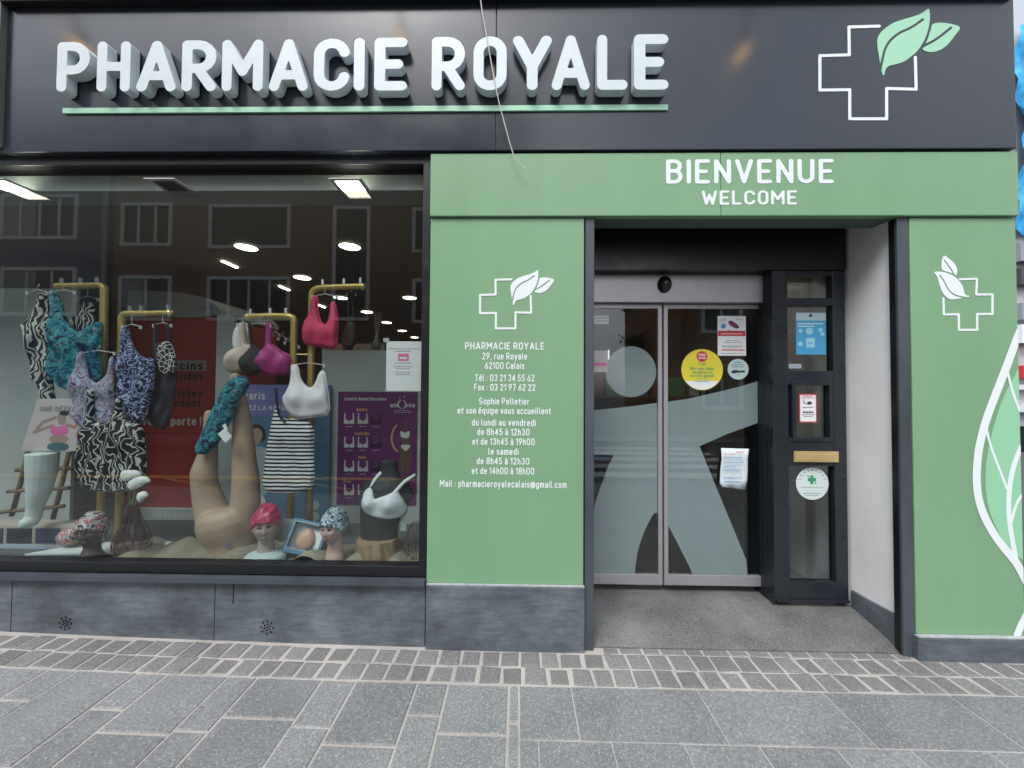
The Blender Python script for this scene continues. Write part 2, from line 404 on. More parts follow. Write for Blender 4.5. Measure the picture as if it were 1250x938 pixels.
def stone_mat(name, a, b, speck, scale, rough=.6, use_rnd=False, stain=None):
    m = bpy.data.materials.new(name); m.use_nodes = True; n, l = m.node_tree.nodes, m.node_tree.links; bs = n['Principled BSDF']
    tc = n.new('ShaderNodeTexCoord'); V = tc.outputs['Object']
    def noise(s, d=5, rg=.6):
        t = n.new('ShaderNodeTexNoise'); t.inputs['Scale'].default_value = s; t.inputs['Detail'].default_value = d; t.inputs['Roughness'].default_value = rg; l.new(V, t.inputs['Vector']); return t.outputs['Fac']
    def mixc(f, x, y, bl='MIX'):
        q = n.new('ShaderNodeMixRGB'); q.blend_type = bl
        for i, v in enumerate((f, x, y)):
            if hasattr(v, 'links'): l.new(v, q.inputs[i])
            elif i == 0: q.inputs[0].default_value = v
            else: q.inputs[i].default_value = (*v, 1)
        return q.outputs[0]
    def rng(v, lo, hi, o0=0, o1=1):
        q = n.new('ShaderNodeMapRange'); l.new(v, q.inputs[0])
        for i, x in enumerate((lo, hi, o0, o1)): q.inputs[i + 1].default_value = x
        return q.outputs[0]
    c = mixc(rng(noise(2.2), .3, .7), a, b)
    fine = noise(scale, 3, .8)
    c = mixc(rng(fine, .54, .72, 0, .75), c, speck); c = mixc(rng(fine, .46, .3, 0, .7), c, tuple(x * .35 for x in a))
    if use_rnd:
        at_ = n.new('ShaderNodeAttribute'); at_.attribute_name = 'rnd'; at_.attribute_type = 'GEOMETRY'
        g = n.new('ShaderNodeCombineColor'); k = rng(at_.outputs['Fac'], 0, 1, .84, 1.12)
        for i in range(3): l.new(k, g.inputs[i])
        c = mixc(1.0, c, g.outputs[0], 'MULTIPLY')
    if stain: c = mixc(rng(noise(5.5, 8, .7), .60, .72, 0, .6), c, stain)
    if use_rnd:                                        # trodden gum
        vo = n.new('ShaderNodeTexVoronoi'); vo.inputs['Scale'].default_value = 2.6; l.new(V, vo.inputs['Vector'])
        k1 = n.new('ShaderNodeMath'); k1.operation = 'MULTIPLY'; l.new(rng(vo.outputs['Distance'], .028, .040, 1, 0), k1.inputs[0]); l.new(rng(noise(1.7, 2), .5, .56, 0, .75), k1.inputs[1])
        c = mixc(k1.outputs[0], c, (.04, .04, .042))
    dk = mixc(rng(noise(11, 6, .7), .66, .74, 0, .55), c, tuple(x * .3 for x in a))
    l.new(dk, bs.inputs['Base Color']); l.new(rng(noise(9), .3, .7, rough - .12, rough + .12), bs.inputs['Roughness'])
    bp = n.new('ShaderNodeBump'); bp.inputs['Strength'].default_value = .35; bp.inputs['Distance'].default_value = .004; l.new(fine, bp.inputs['Height']); l.new(bp.outputs[0], bs.inputs['Normal'])
    return m
def slate_mat(name):
    """blue limestone: cloudy blue grey, fine brushed lines, pale scratches"""
    m = bpy.data.materials.new(name); m.use_nodes = True; n, l = m.node_tree.nodes, m.node_tree.links; b = n['Principled BSDF']
    tc = n.new('ShaderNodeTexCoord')
    def noise(s, stretch, d=6, rg=.62):
        mp = n.new('ShaderNodeMapping'); mp.inputs['Scale'].default_value = stretch; l.new(tc.outputs['Object'], mp.inputs[0])
        t = n.new('ShaderNodeTexNoise'); t.inputs['Scale'].default_value = s; t.inputs['Detail'].default_value = d; t.inputs['Roughness'].default_value = rg; l.new(mp.outputs[0], t.inputs['Vector']); return t.outputs['Fac']
    def ramp(v, stops):
        r = n.new('ShaderNodeValToRGB'); e = r.color_ramp
        while len(e.elements) < len(stops): e.elements.new(.5)
        for q, (p, c) in zip(e.elements, stops): q.position = p; q.color = (*c, 1)
        l.new(v, r.inputs[0]); return r.outputs[0]
    def mixc(f, x, y, bl):
        q = n.new('ShaderNodeMixRGB'); q.blend_type = bl
        for i, v in enumerate((f, x, y)):
            if hasattr(v, 'links'): l.new(v, q.inputs[i])
            elif i == 0: q.inputs[0].default_value = v
            else: q.inputs[i].default_value = (*v, 1)
        return q.outputs[0]
    c = ramp(noise(2.3, (1, 1, 1.6), 7, .66), [(.3, (.058, .068, .078)), (.5, (.112, .131, .152)), (.7, (.19, .215, .24))])
    c = mixc(1.0, c, ramp(noise(14, (.5, .5, 3.2), 5, .7), [(.3, (.72, .72, .72)), (.7, (1.3, 1.3, 1.3))]), 'MULTIPLY')
    c = mixc(ramp(noise(26, (3, 3, .35), 3), [(.62, (0, 0, 0)), (.75, (.5, .5, .5))]), c, (.20, .22, .25), 'MIX')
    c = mixc(ramp(noise(60, (1, 1, 1), 2), [(.70, (0, 0, 0)), (.76, (.8, .8, .8))]), c, (.28, .29, .31), 'MIX')
    l.new(c, b.inputs['Base Color']); b.inputs['Roughness'].default_value = .45
    bp = n.new('ShaderNodeBump'); bp.inputs['Strength'].default_value = .12; bp.inputs['Distance'].default_value = .004; l.new(noise(40, (1, 1, 1)), bp.inputs['Height']); l.new(bp.outputs[0], b.inputs['Normal'])
    return m
M_fascia = mat('dark_grey_panel', (.021, .029, .042), .22, spec=.5, rough_var=.05, vscale=2.2, var=.08, bump=.012, bscale=3)
M_black = mat('black_metal', (.008, .0095, .012), .36, rough_var=.08, vscale=8)
M_anthra = mat('anthracite_metal', (.017, .022, .029), .32, rough_var=.08, vscale=7, var=.12)
M_post = mat('grey_metal_post', (.062, .074, .089), .42, var=.22, vscale=5, stretch=(1, 1, .35), rough_var=.1)
M_green = mat('green_panel_paint', (.205, .375, .212), .38, spec=.45, var=.05, vscale=3.5, stretch=(1, 1, .22), rough_var=.06)
M_sign = mat('white_letter_acrylic', (.62, .70, .735), .35, var=.05, vscale=9)
M_letter = mat('white_vinyl', (.80, .86, .87), .5)
M_mint = mat('mint_vinyl', (.36, .68, .48), .45)
M_pale = mat('pale_green_vinyl', (.30, .62, .39), .45)
M_alu = mat('brushed_aluminium', (.42, .41, .43), .42, metal=.55, var=.05)
M_white = mat('white_plaster', (.88, .88, .87), .8, var=.06, vscale=2.6, bump=.08, bscale=25)
M_glass = glass_mat('window_glass'); M_dglass = glass_mat('door_glass', (.80, .84, .85), .05)
M_film = mat('frosted_film', (.56, .605, .585), .5, var=.03)
M_brass = mat('brass', (.80, .60, .27), .38, metal=.65, var=.06)
M_gold = mat('gold_tube', (.52, .38, .12), .38, metal=.6)
M_steel = mat('steel_wire', (.6, .62, .64), .3, metal=.9)
M_paper = mat('white_paper', (.78, .81, .82), .7)
M_ink = mat('dark_ink', (.03, .03, .04), .7); M_bluei = mat('blue_ink', (.10, .32, .62), .7); M_redi = mat('red_ink', (.55, .05, .06), .7)
M_greyi = mat('grey_ink', (.25, .27, .30), .7); M_goldi = mat('orange_ink', (.75, .36, .12), .7); M_greeni = mat('green_ink', (.03, .30, .14), .7)
M_plinth = slate_mat('blue_limestone')
M_slab = stone_mat('granite_slab', (.170, .178, .184), (.245, .252, .258), (.56, .57, .58), 95, .62, use_rnd=True, stain=(.15, .155, .16))
M_cobble = stone_mat('granite_cobble', (.150, .151, .151), (.21, .207, .205), (.42, .415, .41), 100, .68, use_rnd=True, stain=(.19, .17, .155))
M_mortar = stone_mat('pale_mortar', (.33, .305, .285), (.50, .465, .43), (.60, .565, .53), 140, .85, stain=(.15, .14, .13))
M_ramp = stone_mat('worn_terrazzo', (.070, .072, .072), (.20, .20, .196), (.36, .36, .35), 110, .5, stain=(.050, .052, .053))
M_asphalt = stone_mat('asphalt', (.05, .051, .054), (.07, .07, .072), (.12, .12, .12), 120, .8)
M_road_white = mat('road_paint_white', (.7, .7, .68), .7, var=.1); M_road_yel = mat('road_paint_yellow', (.85, .55, .04), .6, var=.1)
# ------------------------------------------------------------------ ground
g = MB(); bx_ = [-40] + [-9 + .2 * k for k in range(91)] + [45]; g.v = [(x, y, gz(x) - .0045) for x in bx_ for y in (-3.15, .6)]; g.f = [(2 * k, 2 * k + 2, 2 * k + 3, 2 * k + 1) for k in range(len(bx_) - 1)]
struct('pavement_bed', g, M_mortar)
def slab(mb, q, rnd, ch=.004, dz=0):
    """a paving stone: quad q (x, y), chamfered edge"""
    c = Vector((sum(p[0] for p in q) / 4, sum(p[1] for p in q) / 4)); n = len(mb.v)
    for p in q: mb.v.append((p[0], p[1], gz(p[0]) - .016))
    for p in q: mb.v.append((p[0], p[1], gz(p[0]) - .0035 + dz))
    for p in q:
        d = (c - Vector(p)); d = d / max(abs(d.x), abs(d.y)) * ch * 1.4
        mb.v.append((p[0] + d.x, p[1] + d.y, gz(p[0]) + dz))
    for k in range(4):
        j = (k + 1) % 4; mb.f += [(n + k, n + j, n + j + 4, n + k + 4), (n + k + 4, n + j + 4, n + j + 8, n + k + 8)]; mb.rnd += [rnd, rnd]
    mb.f.append((n + 8, n + 9, n + 10, n + 11)); mb.rnd.append(rnd)
rg = random.Random(3)
cob = MB(); ROW = (-.024, -.152, -.282)
for row in range(2):
    y1, y0 = ROW[row] - .006, ROW[row + 1] + .006; x = -9.0 + row * .06
    while x < 9:
        w = rg.uniform(.108, .135); j = lambda: rg.uniform(-.005, .005)
        slab(cob, [(x + j(), y0 + j()), (x + w - .017 + j(), y0 + j()), (x + w - .017 + j(), y1 + j()), (x + j(), y1 + j())], rg.random(), .009, rg.uniform(-.003, .003)); x += w
x = .52
while x < 2.25:                                       # the thin closing row along the doorway
    w = rg.uniform(.09, .16); slab(cob, [(x, -.020), (x + w - .014, -.020), (x + w - .014, .026), (x, .026)], rg.random(), .006); x += w
struct('cobble_strip', cob, M_cobble)
pv = MB(); gap = .013; YT = -.287
def sl(x0, x1, y0, y1):
    dz = rg.uniform(-.0015, .0015)
    gap = .0115 if x1 <= .0125 else .0065
    slab(pv, [(x0 + gap / 2, y0 + gap / 2), (x1 - gap / 2, y0 + gap / 2), (x1 - gap / 2, y1 - gap / 2), (x0 + gap / 2, y1 - gap / 2)], rg.random(), dz=dz)
edges = [-.04, -.36, -.522, -.848, -1.03, -1.378, -1.535]
while edges[-1] > -9: edges += [edges[-1] - .33, edges[-1] - .49]
for k in range(len(edges) - 1):
    x1, x0 = edges[k], edges[k + 1]; wide = (x1 - x0) > .25; L = (.53, .40)[not wide]
    y = YT; first = {1: .205, 2: .37, 3: .29, 4: .25, 5: .33}.get(k, rg.uniform(.12, L))
    while y > -3.1:
        h = first if y == YT else L * rg.choice((1, 1, .8)); sl(x0, x1, max(y - h, -3.14), y); y -= h
for y1, y0 in ((YT, -.52), (-.52, -.9), (-.9, -1.4), (-1.4, -2.0), (-2.0, -2.6), (-2.6, -3.14)): sl(-.038, .012, y0, y1)
y = YT; r_ = 0
while y > -3.1:
    h = .316; y0 = max(y - h, -3.14); xs = {0: [.014, .284, .941, 1.589, 2.234], 1: [.014, .097, .419, .737, 1.067, 1.396, 1.721, 2.051]}.get(r_, [.014, rg.uniform(.2, .6)])
    st = .325 if r_ % 2 else .65
    while xs[-1] < 9: xs.append(xs[-1] + st)
    for a, b in zip(xs, xs[1:]): sl(a, b, y0, y)
    y -= h; r_ += 1
struct('pavement', pv, M_slab)
k_ = MB().box(-40, 45, -3.32, -3.155, -.5, 0.06); struct('kerb', k_, M_slab, .01)
g = MB(); g.v = [(-150, -150, -.14), (180, -150, -.14), (180, -3.2, -.14), (-150, -3.2, -.14)]; g.f = [(0, 1, 2, 3)]; struct('road', g, M_asphalt)
g = MB(); g.v = [(-150, .5, -.35), (180, .5, -.35), (180, 200, -.35), (-150, 200, -.35)]; g.f = [(0, 1, 2, 3)]; struct('ground', g, M_asphalt)
z = MB()
for k in range(5): z.box(1.6, 5.6, -9.2 + k * 1.0, -8.7 + k * 1.0, -.14, -.135)
struct('zebra_crossing', z, M_road_white)
z = MB().box(-14, .8, -5.3, -5.08, -.14, -.135).box(-14, .8, -4.06, -3.88, -.14, -.135)
n0 = len(z.v)
for i in range(4):
    x0 = -9.5 + i * 2.4; z.add([(x0, -5.1, -.135), (x0 + .16, -5.1, -.135), (x0 + 2.4, -4.05, -.135), (x0 + 2.24, -4.05, -.135)], [(0, 1, 2, 3)])
struct('road_marking', z, M_road_yel)
g = MB().box(-40, 45, -11.6, -9.7, -.3, 0); struct('far_pavement', g, M_slab)

# ------------------------------------------------------------------ the pharmacy: one building, its parts below it
G = .06                                              # shop window glass
DR = .36; DS = .50                                   # side door face, sliding doors
B = thing('pharmacy_building', 'pharmacy shop front clad in green panels on a dark stone plinth', 'building', (0, .2, 0))
def part(name, mb, m, bevel=0, smooth=False): return ob(name, mb, m, B, bevel, smooth)
XL = at(10, 10, -.03).x; XR = at(1239.5, 265, 0).x; ZF0 = at(625, 183.5, -.03).z
XW1 = at(526, 200, 0).x - .002                       # right end of the shop window
XD0, XD1 = at(713, 500, 0).x, at(1113, 500, 0).x     # the doorway between the green pillars
XLW = XL - 1.6                                       # the window runs on past the frame
ZS = at(300, 709, -.04).z                            # underside of the sill
ZWB = at(300, 684.5, G).z; ZWT = at(300, 207, G).z
ZPL = at(618, 713.5, 0).z; ZPR = at(1180, 775.5, 0).z
ZH0, ZH1 = at(880, 263.5, -.018).z, ZF0 - .012
FL = .155                                            # shop floor
# green cladding
def panel_edge(mb): return mb
lp = part('green_panel', MB().box(XW1 + .004, XD0 - .002, 0, .045, ZPL, ZH0 - .006), M_green, .004)
rp = part('green_panel', MB().box(XD1 + .006, XR, 0, .045, ZPR, ZH0 - .006), M_green, .004)
XS = at(880, 220, -.018).x
hp = part('header_panel', MB().box(XW1 + .004, XS - .0015, -.018, .03, ZH0, ZH1), M_green, .004)
hp2 = part('header_panel', MB().box(XS + .0015, XR, -.018, .03, ZH0, ZH1), M_green, .004)
part('wall', MB().box(XW1 + .03, XD0 - .02, .05, .42, 0, 3.2), M_black)
part('wall', MB().box(XD1 + .02, XR - .02, .05, .42, -.2, 3.2).box(XR - .32, XR - .02, .42, 9, -.2, 3.2), mat('grey_render', (.3, .3, .3), .8))
part('wall', MB().box(XLW - .3, XR - .02, .06, .5, ZWT + .02, 7.5), mat('dark_brick_wall', (.10, .075, .06), .8, var=.2, vscale=20))
# plinths
pl = part('stone_plinth', MB().box(XLW, XW1 - .001, -.002, .5, -.3, ZS), M_plinth, .004)
part('stone_plinth', MB().box(XW1 + .006, XD0 + .004, -.022, .4, -.3, ZPL - .003), M_plinth, .008)
part('stone_plinth', MB().box(XD1 - .012, XR + .01, -.030, .42, -.3, ZPR - .003), M_plinth, .008)
M_joint = mat('joint_dark', (.02, .024, .03), .8); M_edge = mat('pale_mortar_edge', (.36, .38, .40), .8, var=.25, vscale=30)
M_hole = mat('vent_hole', (.004, .004, .005), .9)
for px in (80, 326):
    c = at(px, 761 if px < 100 else 766, -.002); v = MB()
    for r_, n in ((0, 1), (.018, 6), (.037, 8)):
        for k in range(n):
            q = 2 * math.pi * k / n + r_ * 20; v.disc(c.x + r_ * math.cos(q), -.004, .0, c.z + r_ * math.sin(q), .0058, 10)
    ob('vent', v, M_hole, pl)
for px in (14, 262, 284.5):                            # joints and a run of dirt on the plinth
    v = MB(); a = at(px, 745, -.002); w = .0022 if px != 284.5 else .004; v.box(a.x - w, a.x + w, -.003, 0, -.1 if px != 284.5 else ZS - .16, ZS)
    ob('joint', v, M_joint, pl)
# shop window
fr = MB().frame(XLW, XW1, .01, .085, ZWB - .062, ZWT + .10, .05, .047, .062, .10)
win = part('shop_window', fr, M_black, .003)
ob('pane', MB().box(XLW + .02, XW1 - .03, G, G + .008, ZWB - .03, ZWT + .05), M_glass, win)
sl_ = MB(); x0, x1 = XLW, XW1 - .002; zt = ZWB - .063
sl_.add([(x, y, z) for x in (x0, x1) for y, z in ((.06, zt), (-.038, zt - .022), (-.045, zt - .03), (-.045, ZS + .012), (.06, ZS + .001))], [(0, 1, 6, 5), (1, 2, 7, 6), (2, 3, 8, 7), (3, 4, 9, 8), (0, 5, 9, 4), (4, 3, 2, 1, 0), (5, 6, 7, 8, 9)])
sil = ob('window_sill', sl_, M_post, win)
for px, w_, d_ in ((54, .007, .004), (66, .016, .007), (72, .006, .004)):
    a = at(px, 702, .0); ob('white_splash', MB().ball((a.x, .0, zt - .0125), w_, d_, .0022, 10, 6), M_letter, win)
# soffit over the window and over the door
part('soffit', MB().box(XL - 1.5, XW1 + .02, -.028, .2, ZF0 + .004, ZF0 + .03), M_black)
part('soffit', MB().box(XD0 - .01, XD1 + .01, .031, .19, ZH0 + .012, ZH0 + .05), mat('soffit_paint', (.10, .15, .135), .5, var=.05))
# door posts, reveal, lintel
jw0, jw1 = at(714, 500, .01).x, at(725, 500, .01).x
jp = part('door_post', MB().box(jw0, jw1, .004, .11, .02, ZH0 - .002), M_post, .003)
kw0, kw1 = at(1097.5, 500, .01).x, at(1111, 500, .01).x
part('door_post', MB().box(kw0, kw1, .004, .022, -.01, ZH0 - .002), M_post, .003)
part('door_post', MB().box(kw0 + .001, kw1, .0225, .062, -.01, ZH0 - .002), M_black, .002)
XWALL = at(1033.5, 500, DR).x + .002
XV = at(1092, 500, .064).x
rv = MB(); rv.add([(XWALL, .95, z) for z in (FL - .2, 3.05)] + [(XV, .064, z) for z in (-.2, 3.05)] + [(XV + .2, .064, z) for z in (-.2, 3.05)] + [(XWALL + .2, .95, z) for z in (FL - .2, 3.05)], [(0, 2, 3, 1), (2, 4, 5, 3), (4, 6, 7, 5), (6, 0, 1, 7)])
part('reveal_wall', rv, M_white)
a, b = at(1036, 719, DR), at(1097.6, 753, .06); zs = .5 * (a.z + b.z)
def on_wall(t, off): return XV + (XWALL - XV) * t - off, .064 + (.95 - .064) * t
sk = MB(); T1 = (DR - .064) / (.95 - .064)
p = [on_wall(0, 0), on_wall(T1, 0)]; o_ = .016
sk.add([(q[0] + .004, q[1], z) for q in p for z in (-.1, zs)] + [(q[0] - o_, q[1], z) for q in p for z in (-.1, zs)], [(4, 5, 7, 6), (1, 3, 7, 5), (0, 1, 5, 4), (2, 6, 7, 3)])
part('skirting', sk, M_plinth)
zl0, zl1 = at(880, 330, DR).z, at(880, 262, DR).z
XLD = at(690, 500, DS).x
part('lintel', MB().box(XD0 - .06, XWALL - .001, DR - .01, DR + .3, zl0, zl1 + .25), M_black)
part('lintel', MB().box(XD0 - .1, XD1 + .1, .192, .8, 3.08, 3.2), M_black)
# automatic door
zd0, zd1 = at(870, 715.5, DS).z, at(870, 372, DS).z
dh = part('door_header', MB().box(XLD, at(929, 500, DS).x, DS - .05, DS + .1, zd1 + .004, at(870, 336, DS - .05).z).box(XLD, at(929, 500, DS).x, DS - .04, DS + .1, at(870, 336, DS - .05).z + .001, zl0 + .05), M_alu, .004)
c = at(811, 351, DS - .05)
ob('motion_sensor', MB().ball((c.x, c.y, c.z + .02), .052, .05, .062, 20, 12), mat('sensor_black', (.01, .01, .011), .25), dh, 0, True)
def leaf(x0, x1, wl, wr):
    d = part('sliding_door', MB().frame(x0, x1, DS, DS + .035, zd0, zd1, wl, wr, .075, .030), M_alu, .002)
    ob('pane', MB().box(x0 + wl - .004, x1 - wr + .004, DS + .008, DS + .014, zd0 + .07, zd1 - .026), M_dglass, d); return d
xm = at(809.5, 540, DS).x
dl = leaf(XLD, xm - .006, .02, .030); dr = leaf(xm + .006, at(928.5, 540, DS).x, .030, .004)
YF = DS + .018
def film(parent, polys, holes, xa, xb, cell=1.0, name='frosted_film'):
    pts = [p for q in polys for p in q]
    pl_ = [P(q, YF) for q in polys]; hl = [P(q, YF) for q in holes]
    def fn(Q):
        d = np.min([d_poly(Q, q) for q in pl_], 0)
        for h in hl: d = np.maximum(d, -d_poly(Q, h))
        d = np.maximum(d, np.maximum(xa - Q[:, 0], Q[:, 0] - xb)); return np.maximum(d, zd0 + .072 - Q[:, 1])
    return ob(name, shape_px(fn, pts, YF, cell, .001), M_film, parent)
body_l = [(690, 503), (725, 501), (765, 497), (803, 492), (812, 491), (812, 712), (690, 712)]
hole_l = [(690, 553), (725, 555), (749, 556), (742, 570), (736, 587), (730, 603), (725, 620), (715, 650), (690, 700)]
gap_l = chaikin([(799, 625), (792, 637), (785, 652), (780, 667), (777, 680), (773, 718), (850, 718), (846, 701), (830, 669), (815.6, 641), (806, 628)], 1)
film(dl, [body_l], [hole_l, gap_l], XLD + .02, xm - .034)
body_r = [(806, 492), (840, 487), (873, 479.5), (900, 473), (930, 464), (930, 514), (923.6, 517), (885, 531), (854, 545), (873, 592), (895, 645), (911, 684), (913, 712), (806, 712)]
film(dr, [body_r], [gap_l], xm + .034, at(927, 540, DS).x)
c = at(770, 454, YF); film(dl, [[(770 + 31 * math.cos(k * .2), 454 + 31 * math.sin(k * .2)) for k in range(32)]], [], XLD, xm - .034, .7)
# side door beside the automatic one
x0, x1 = at(944.5, 540, DR).x, XWALL - .004; zb, zt_ = at(990, 733, DR).z - .012, zl0 - .002
def fx(p): return at(p, 540, DR).x
def fz(p): return at(990, p, DR).z
sdoor = MB(); bars = [732, 711, 569, 545, 463, 453, 371, 362, 337]
xa, xb = fx(963), fx(1018.5)
sdoor.box(x0, xa, DR, DR + .06, zb, zt_).box(xb, x1, DR, DR + .06, zb, zt_)
for lo, hi in ((732, 711), (569, 535), (470, 453), (373, 364), (337, 325)): sdoor.box(xa, xb, DR + .001, DR + .059, fz(lo), fz(hi) if hi > 330 else zt_ - .001)
sdp = part('side_door', sdoor, M_anthra, .003)
sash = MB().frame(fx(967), fx(1017), DR - .008, DR + .05, fz(539), fz(466), .026, .026, .026, .026); ob('window_frame', sash, M_anthra, sdp, .003)
for lo, hi in ((711, 569), (535, 470), (453, 373), (364, 337)):
    ob('pane', MB().box(xa - .005, xb + .005, DR + .03, DR + .036, fz(lo) - .005, fz(hi) + .005), M_dglass, sdp)
ob('letter_flap', MB().box(fx(968), fx(1022), DR - .012, DR - .0, fz(564), fz(551)).box(fx(970), fx(1020), DR - .015, DR - .0115, fz(562), fz(554)), M_brass, sdp, .002)
part('door_frame', MB().box(at(944, 540, DR).x - .004, x0 - .001, DR - .006, DS - .055, FL + .002, zl0 - .002).box(at(944, 540, DR).x - .006, x0 - .004 + .01, DS - .055, DS + .2, FL + .002, zl0 - .002), M_anthra, .002)
e = MB()
for px, pz in ((943, 634), (943, 660)):
    pass
part('ledge', MB().box(XW1 + .008, XD0 + .002, -.0215, -.001, ZPL - .003, ZPL + .0025), M_edge); part('ledge', MB().box(XD1 - .010, XR + .008, -.0295, -.001, ZPR - .003, ZPR + .0025), M_edge)
ob('sill_rail', MB().box(x0 + .01, x1, DR - .012, DR - .001, zb, zb + .018), M_anthra, sdp, .002)
# ramp of the doorway
rm = MB(); yr = .030; zf = lambda x: gz(x) + .004
NR = 16
for i in range(NR + 1):
    t = i / NR; yy = yr + (DS - .01 - yr) * t; k = math.sin(t * math.pi / 2) ** .95
    for x in (XD0 - .05, XV + .1): rm.v.append((x, yy, zf(x) * (1 - k) + FL * k))
for i in range(NR): rm.f.append((2 * i, 2 * i + 1, 2 * i + 3, 2 * i + 2))
rm.add([(XD0 - .05, DS - .01, FL), (XV + .1, DS - .01, FL), (XV + .1, DS + .2, FL + .001), (XD0 - .05, DS + .2, FL + .001), (XD0 - .05, yr, -.3), (XV + .1, yr, -.3), (XV + .1, yr, zf(XV)), (XD0 - .05, yr, zf(XD0))], [(0, 1, 2, 3), (4, 5, 6, 7)])
ro = struct('entrance_ramp', rm, M_ramp); ro.data.polygons.foreach_set('use_smooth', [True] * len(ro.data.polygons))
# room behind
M_lamp = mat('warm_lamp_disc', (1, .95, .8), .5, emit=6.5, ecol=(1, .95, .78))
M_ceil = mat('shop_ceiling', (.26, .215, .18), .7); M_ceil2 = mat('bay_ceiling', (.33, .35, .33), .7)
CZ = 2.90
part('ceiling', MB().box(-6.5, XR - .3, .29, 9.6, CZ, CZ + .1), M_ceil); part('ceiling', MB().box(-6.5, XW1 + .1, .09, .288, CZ, CZ + .1), M_ceil2)
for k, (x, y) in enumerate(((.75, 1.35), (1.65, 1.35), (1.2, 2.6))): part('added_fill_lamp', MB().lathe(x, y, [(.13, CZ - .003), (.13, CZ - .012)], 24), M_lamp)  # added glowing discs, unseen above the lintel, to brighten the room behind the doors
part('back_wall', MB().box(-6.5, XR - .3, 9.5, 9.6, 0, CZ), mat('shop_back_wall', (.25, .22, .2), .8))
part('side_wall', MB().box(-6.6, -6.5, .09, 9.6, 0, CZ), mat('shop_side_wall', (.3, .3, .3), .8))
part('shop_floor', MB().box(-6.5, XR - .3, DS + .201, 9.6, FL - .1, FL), mat('shop_floor_tiles', (.22, .21, .2), .35))
ZP = at(300, 690, .14).z
M_burlap = mat('burlap_cloth', (.30, .275, .205), .9, var=.18, vscale=9, bump=.5, bscale=300)
part('display_platform', MB().box(XLW, XW1 - .06, .095, .98, 0, ZP), mat('platform_grey', (.10, .11, .11), .8, var=.08))
part('side_wall', MB().box(XW1 - .055, XW1 + .03, .09, 1.3, 0, CZ), M_black)

# ------------------------------------------------------------------ writing on the green panels
YP = -.0005; YH = -.0185
for t, x, y, h, w in (('BIENVENUE', 915, 209.5, 30, 203), ('WELCOME', 914.5, 241.5, 17.5, 115)):
    ob('lettering', text_px(t, x, y, h, YH, w, r=.088, q=3), M_letter, hp)
for t, x, y, h, w in (('PHARMACIE ROYALE', 616, 422.5, 8.6, 97), ('29, rue Royale', 616, 435, 8.2, 55), ('62100 Calais', 616, 446.5, 8.2, 48.5), ('Tél : 03 21 34 55 62', 616, 461.5, 8.2, 73), ('Fax : 03 21 97 62 22', 616, 473, 8.2, 75), ('Sophie Pelletier', 615.5, 490, 8.2, 61), ('et son équipe vous accueillent', 615.5, 501.5, 8.2, 114), ('du lundi au vendredi', 615, 516, 8.2, 78), ('de 8h45 à 12h30', 614.5, 527.5, 8.2, 64), ('et de 13h45 à 19h00', 614.5, 539.3, 8.2, 76), ('le samedi', 614.5, 551.3, 8.2, 37), ('de 8h45 à 12h30', 614, 563, 8.2, 64), ('et de 14h00 à 18h00', 614, 575, 8.2, 76), ('Mail : pharmacieroyalecalais@gmail.com', 614, 591, 8.2, 154)):
    ob('lettering', text_px(t, x, y, h * 1.04, YP, w, th=.001, r=.085, q=1.5), M_letter, lp)
CROSS = [(14, -57), (-23, -56), (-22.5, -22), (-58.4, -21), (-58.4, 21), (-22, 20.5), (-22, 56), (23, 56), (23, 19), (59, 20), (58, -19)]
LEAF1 = [(19.5, 6), (16, -4), (14.5, -15), (11, -37), (13, -46), (19, -53), (29, -60), (36, -63), (46, -66), (60, -70), (68, -74), (75, -80), (76, -69), (75, -58), (72, -47), (67, -36), (60, -26), (53, -20), (45, -14), (36, -11), (22, -8)]
VEIN1 = [(15, -2), (17, -13), (22, -34), (36, -48), (53, -55), (67, -65)]
LEAF2 = [(65, -28), (72, -37), (77.5, -55), (79, -60.5), (91, -61.5), (103, -59.5), (114.6, -56), (105, -44), (99, -36), (93, -30.5), (84, -26), (76, -25)]
VEIN2 = [(67, -32), (84, -41), (101.5, -55)]
def emblem(cx, cy, k, Y, turn, parent, leafmat, crossmat, sw=1.8):
    def tr(ps): return [(cx + k * (y if turn else x), cy + k * (-x if turn else y)) for x, y in ps]
    s = sc(Y); cr_ = P(tr(CROSS), Y)
    ob('cross_outline', shape_px(lambda Q: d_stroke(Q, cr_, sw * s), tr(CROSS), Y, .55, .002), crossmat, parent)
    for lf, vn in ((LEAF1, VEIN1), (LEAF2, VEIN2)):
        a, b = P(chaikin(tr(lf), 2), Y), P(chaikin(tr(vn), 2, False), Y)
        ob('leaf_emblem', shape_px(lambda Q: np.maximum(d_poly(Q, a), -d_stroke(Q, b, 1.5 * k * s)), tr(lf), Y, .55, .002), leafmat, parent)
emblem(617, 371.5, .53, YP, False, lp, M_letter, M_letter, 1.25)
emblem(1181.5, 372, .53, YP, True, rp, M_letter, M_letter, 1.25)
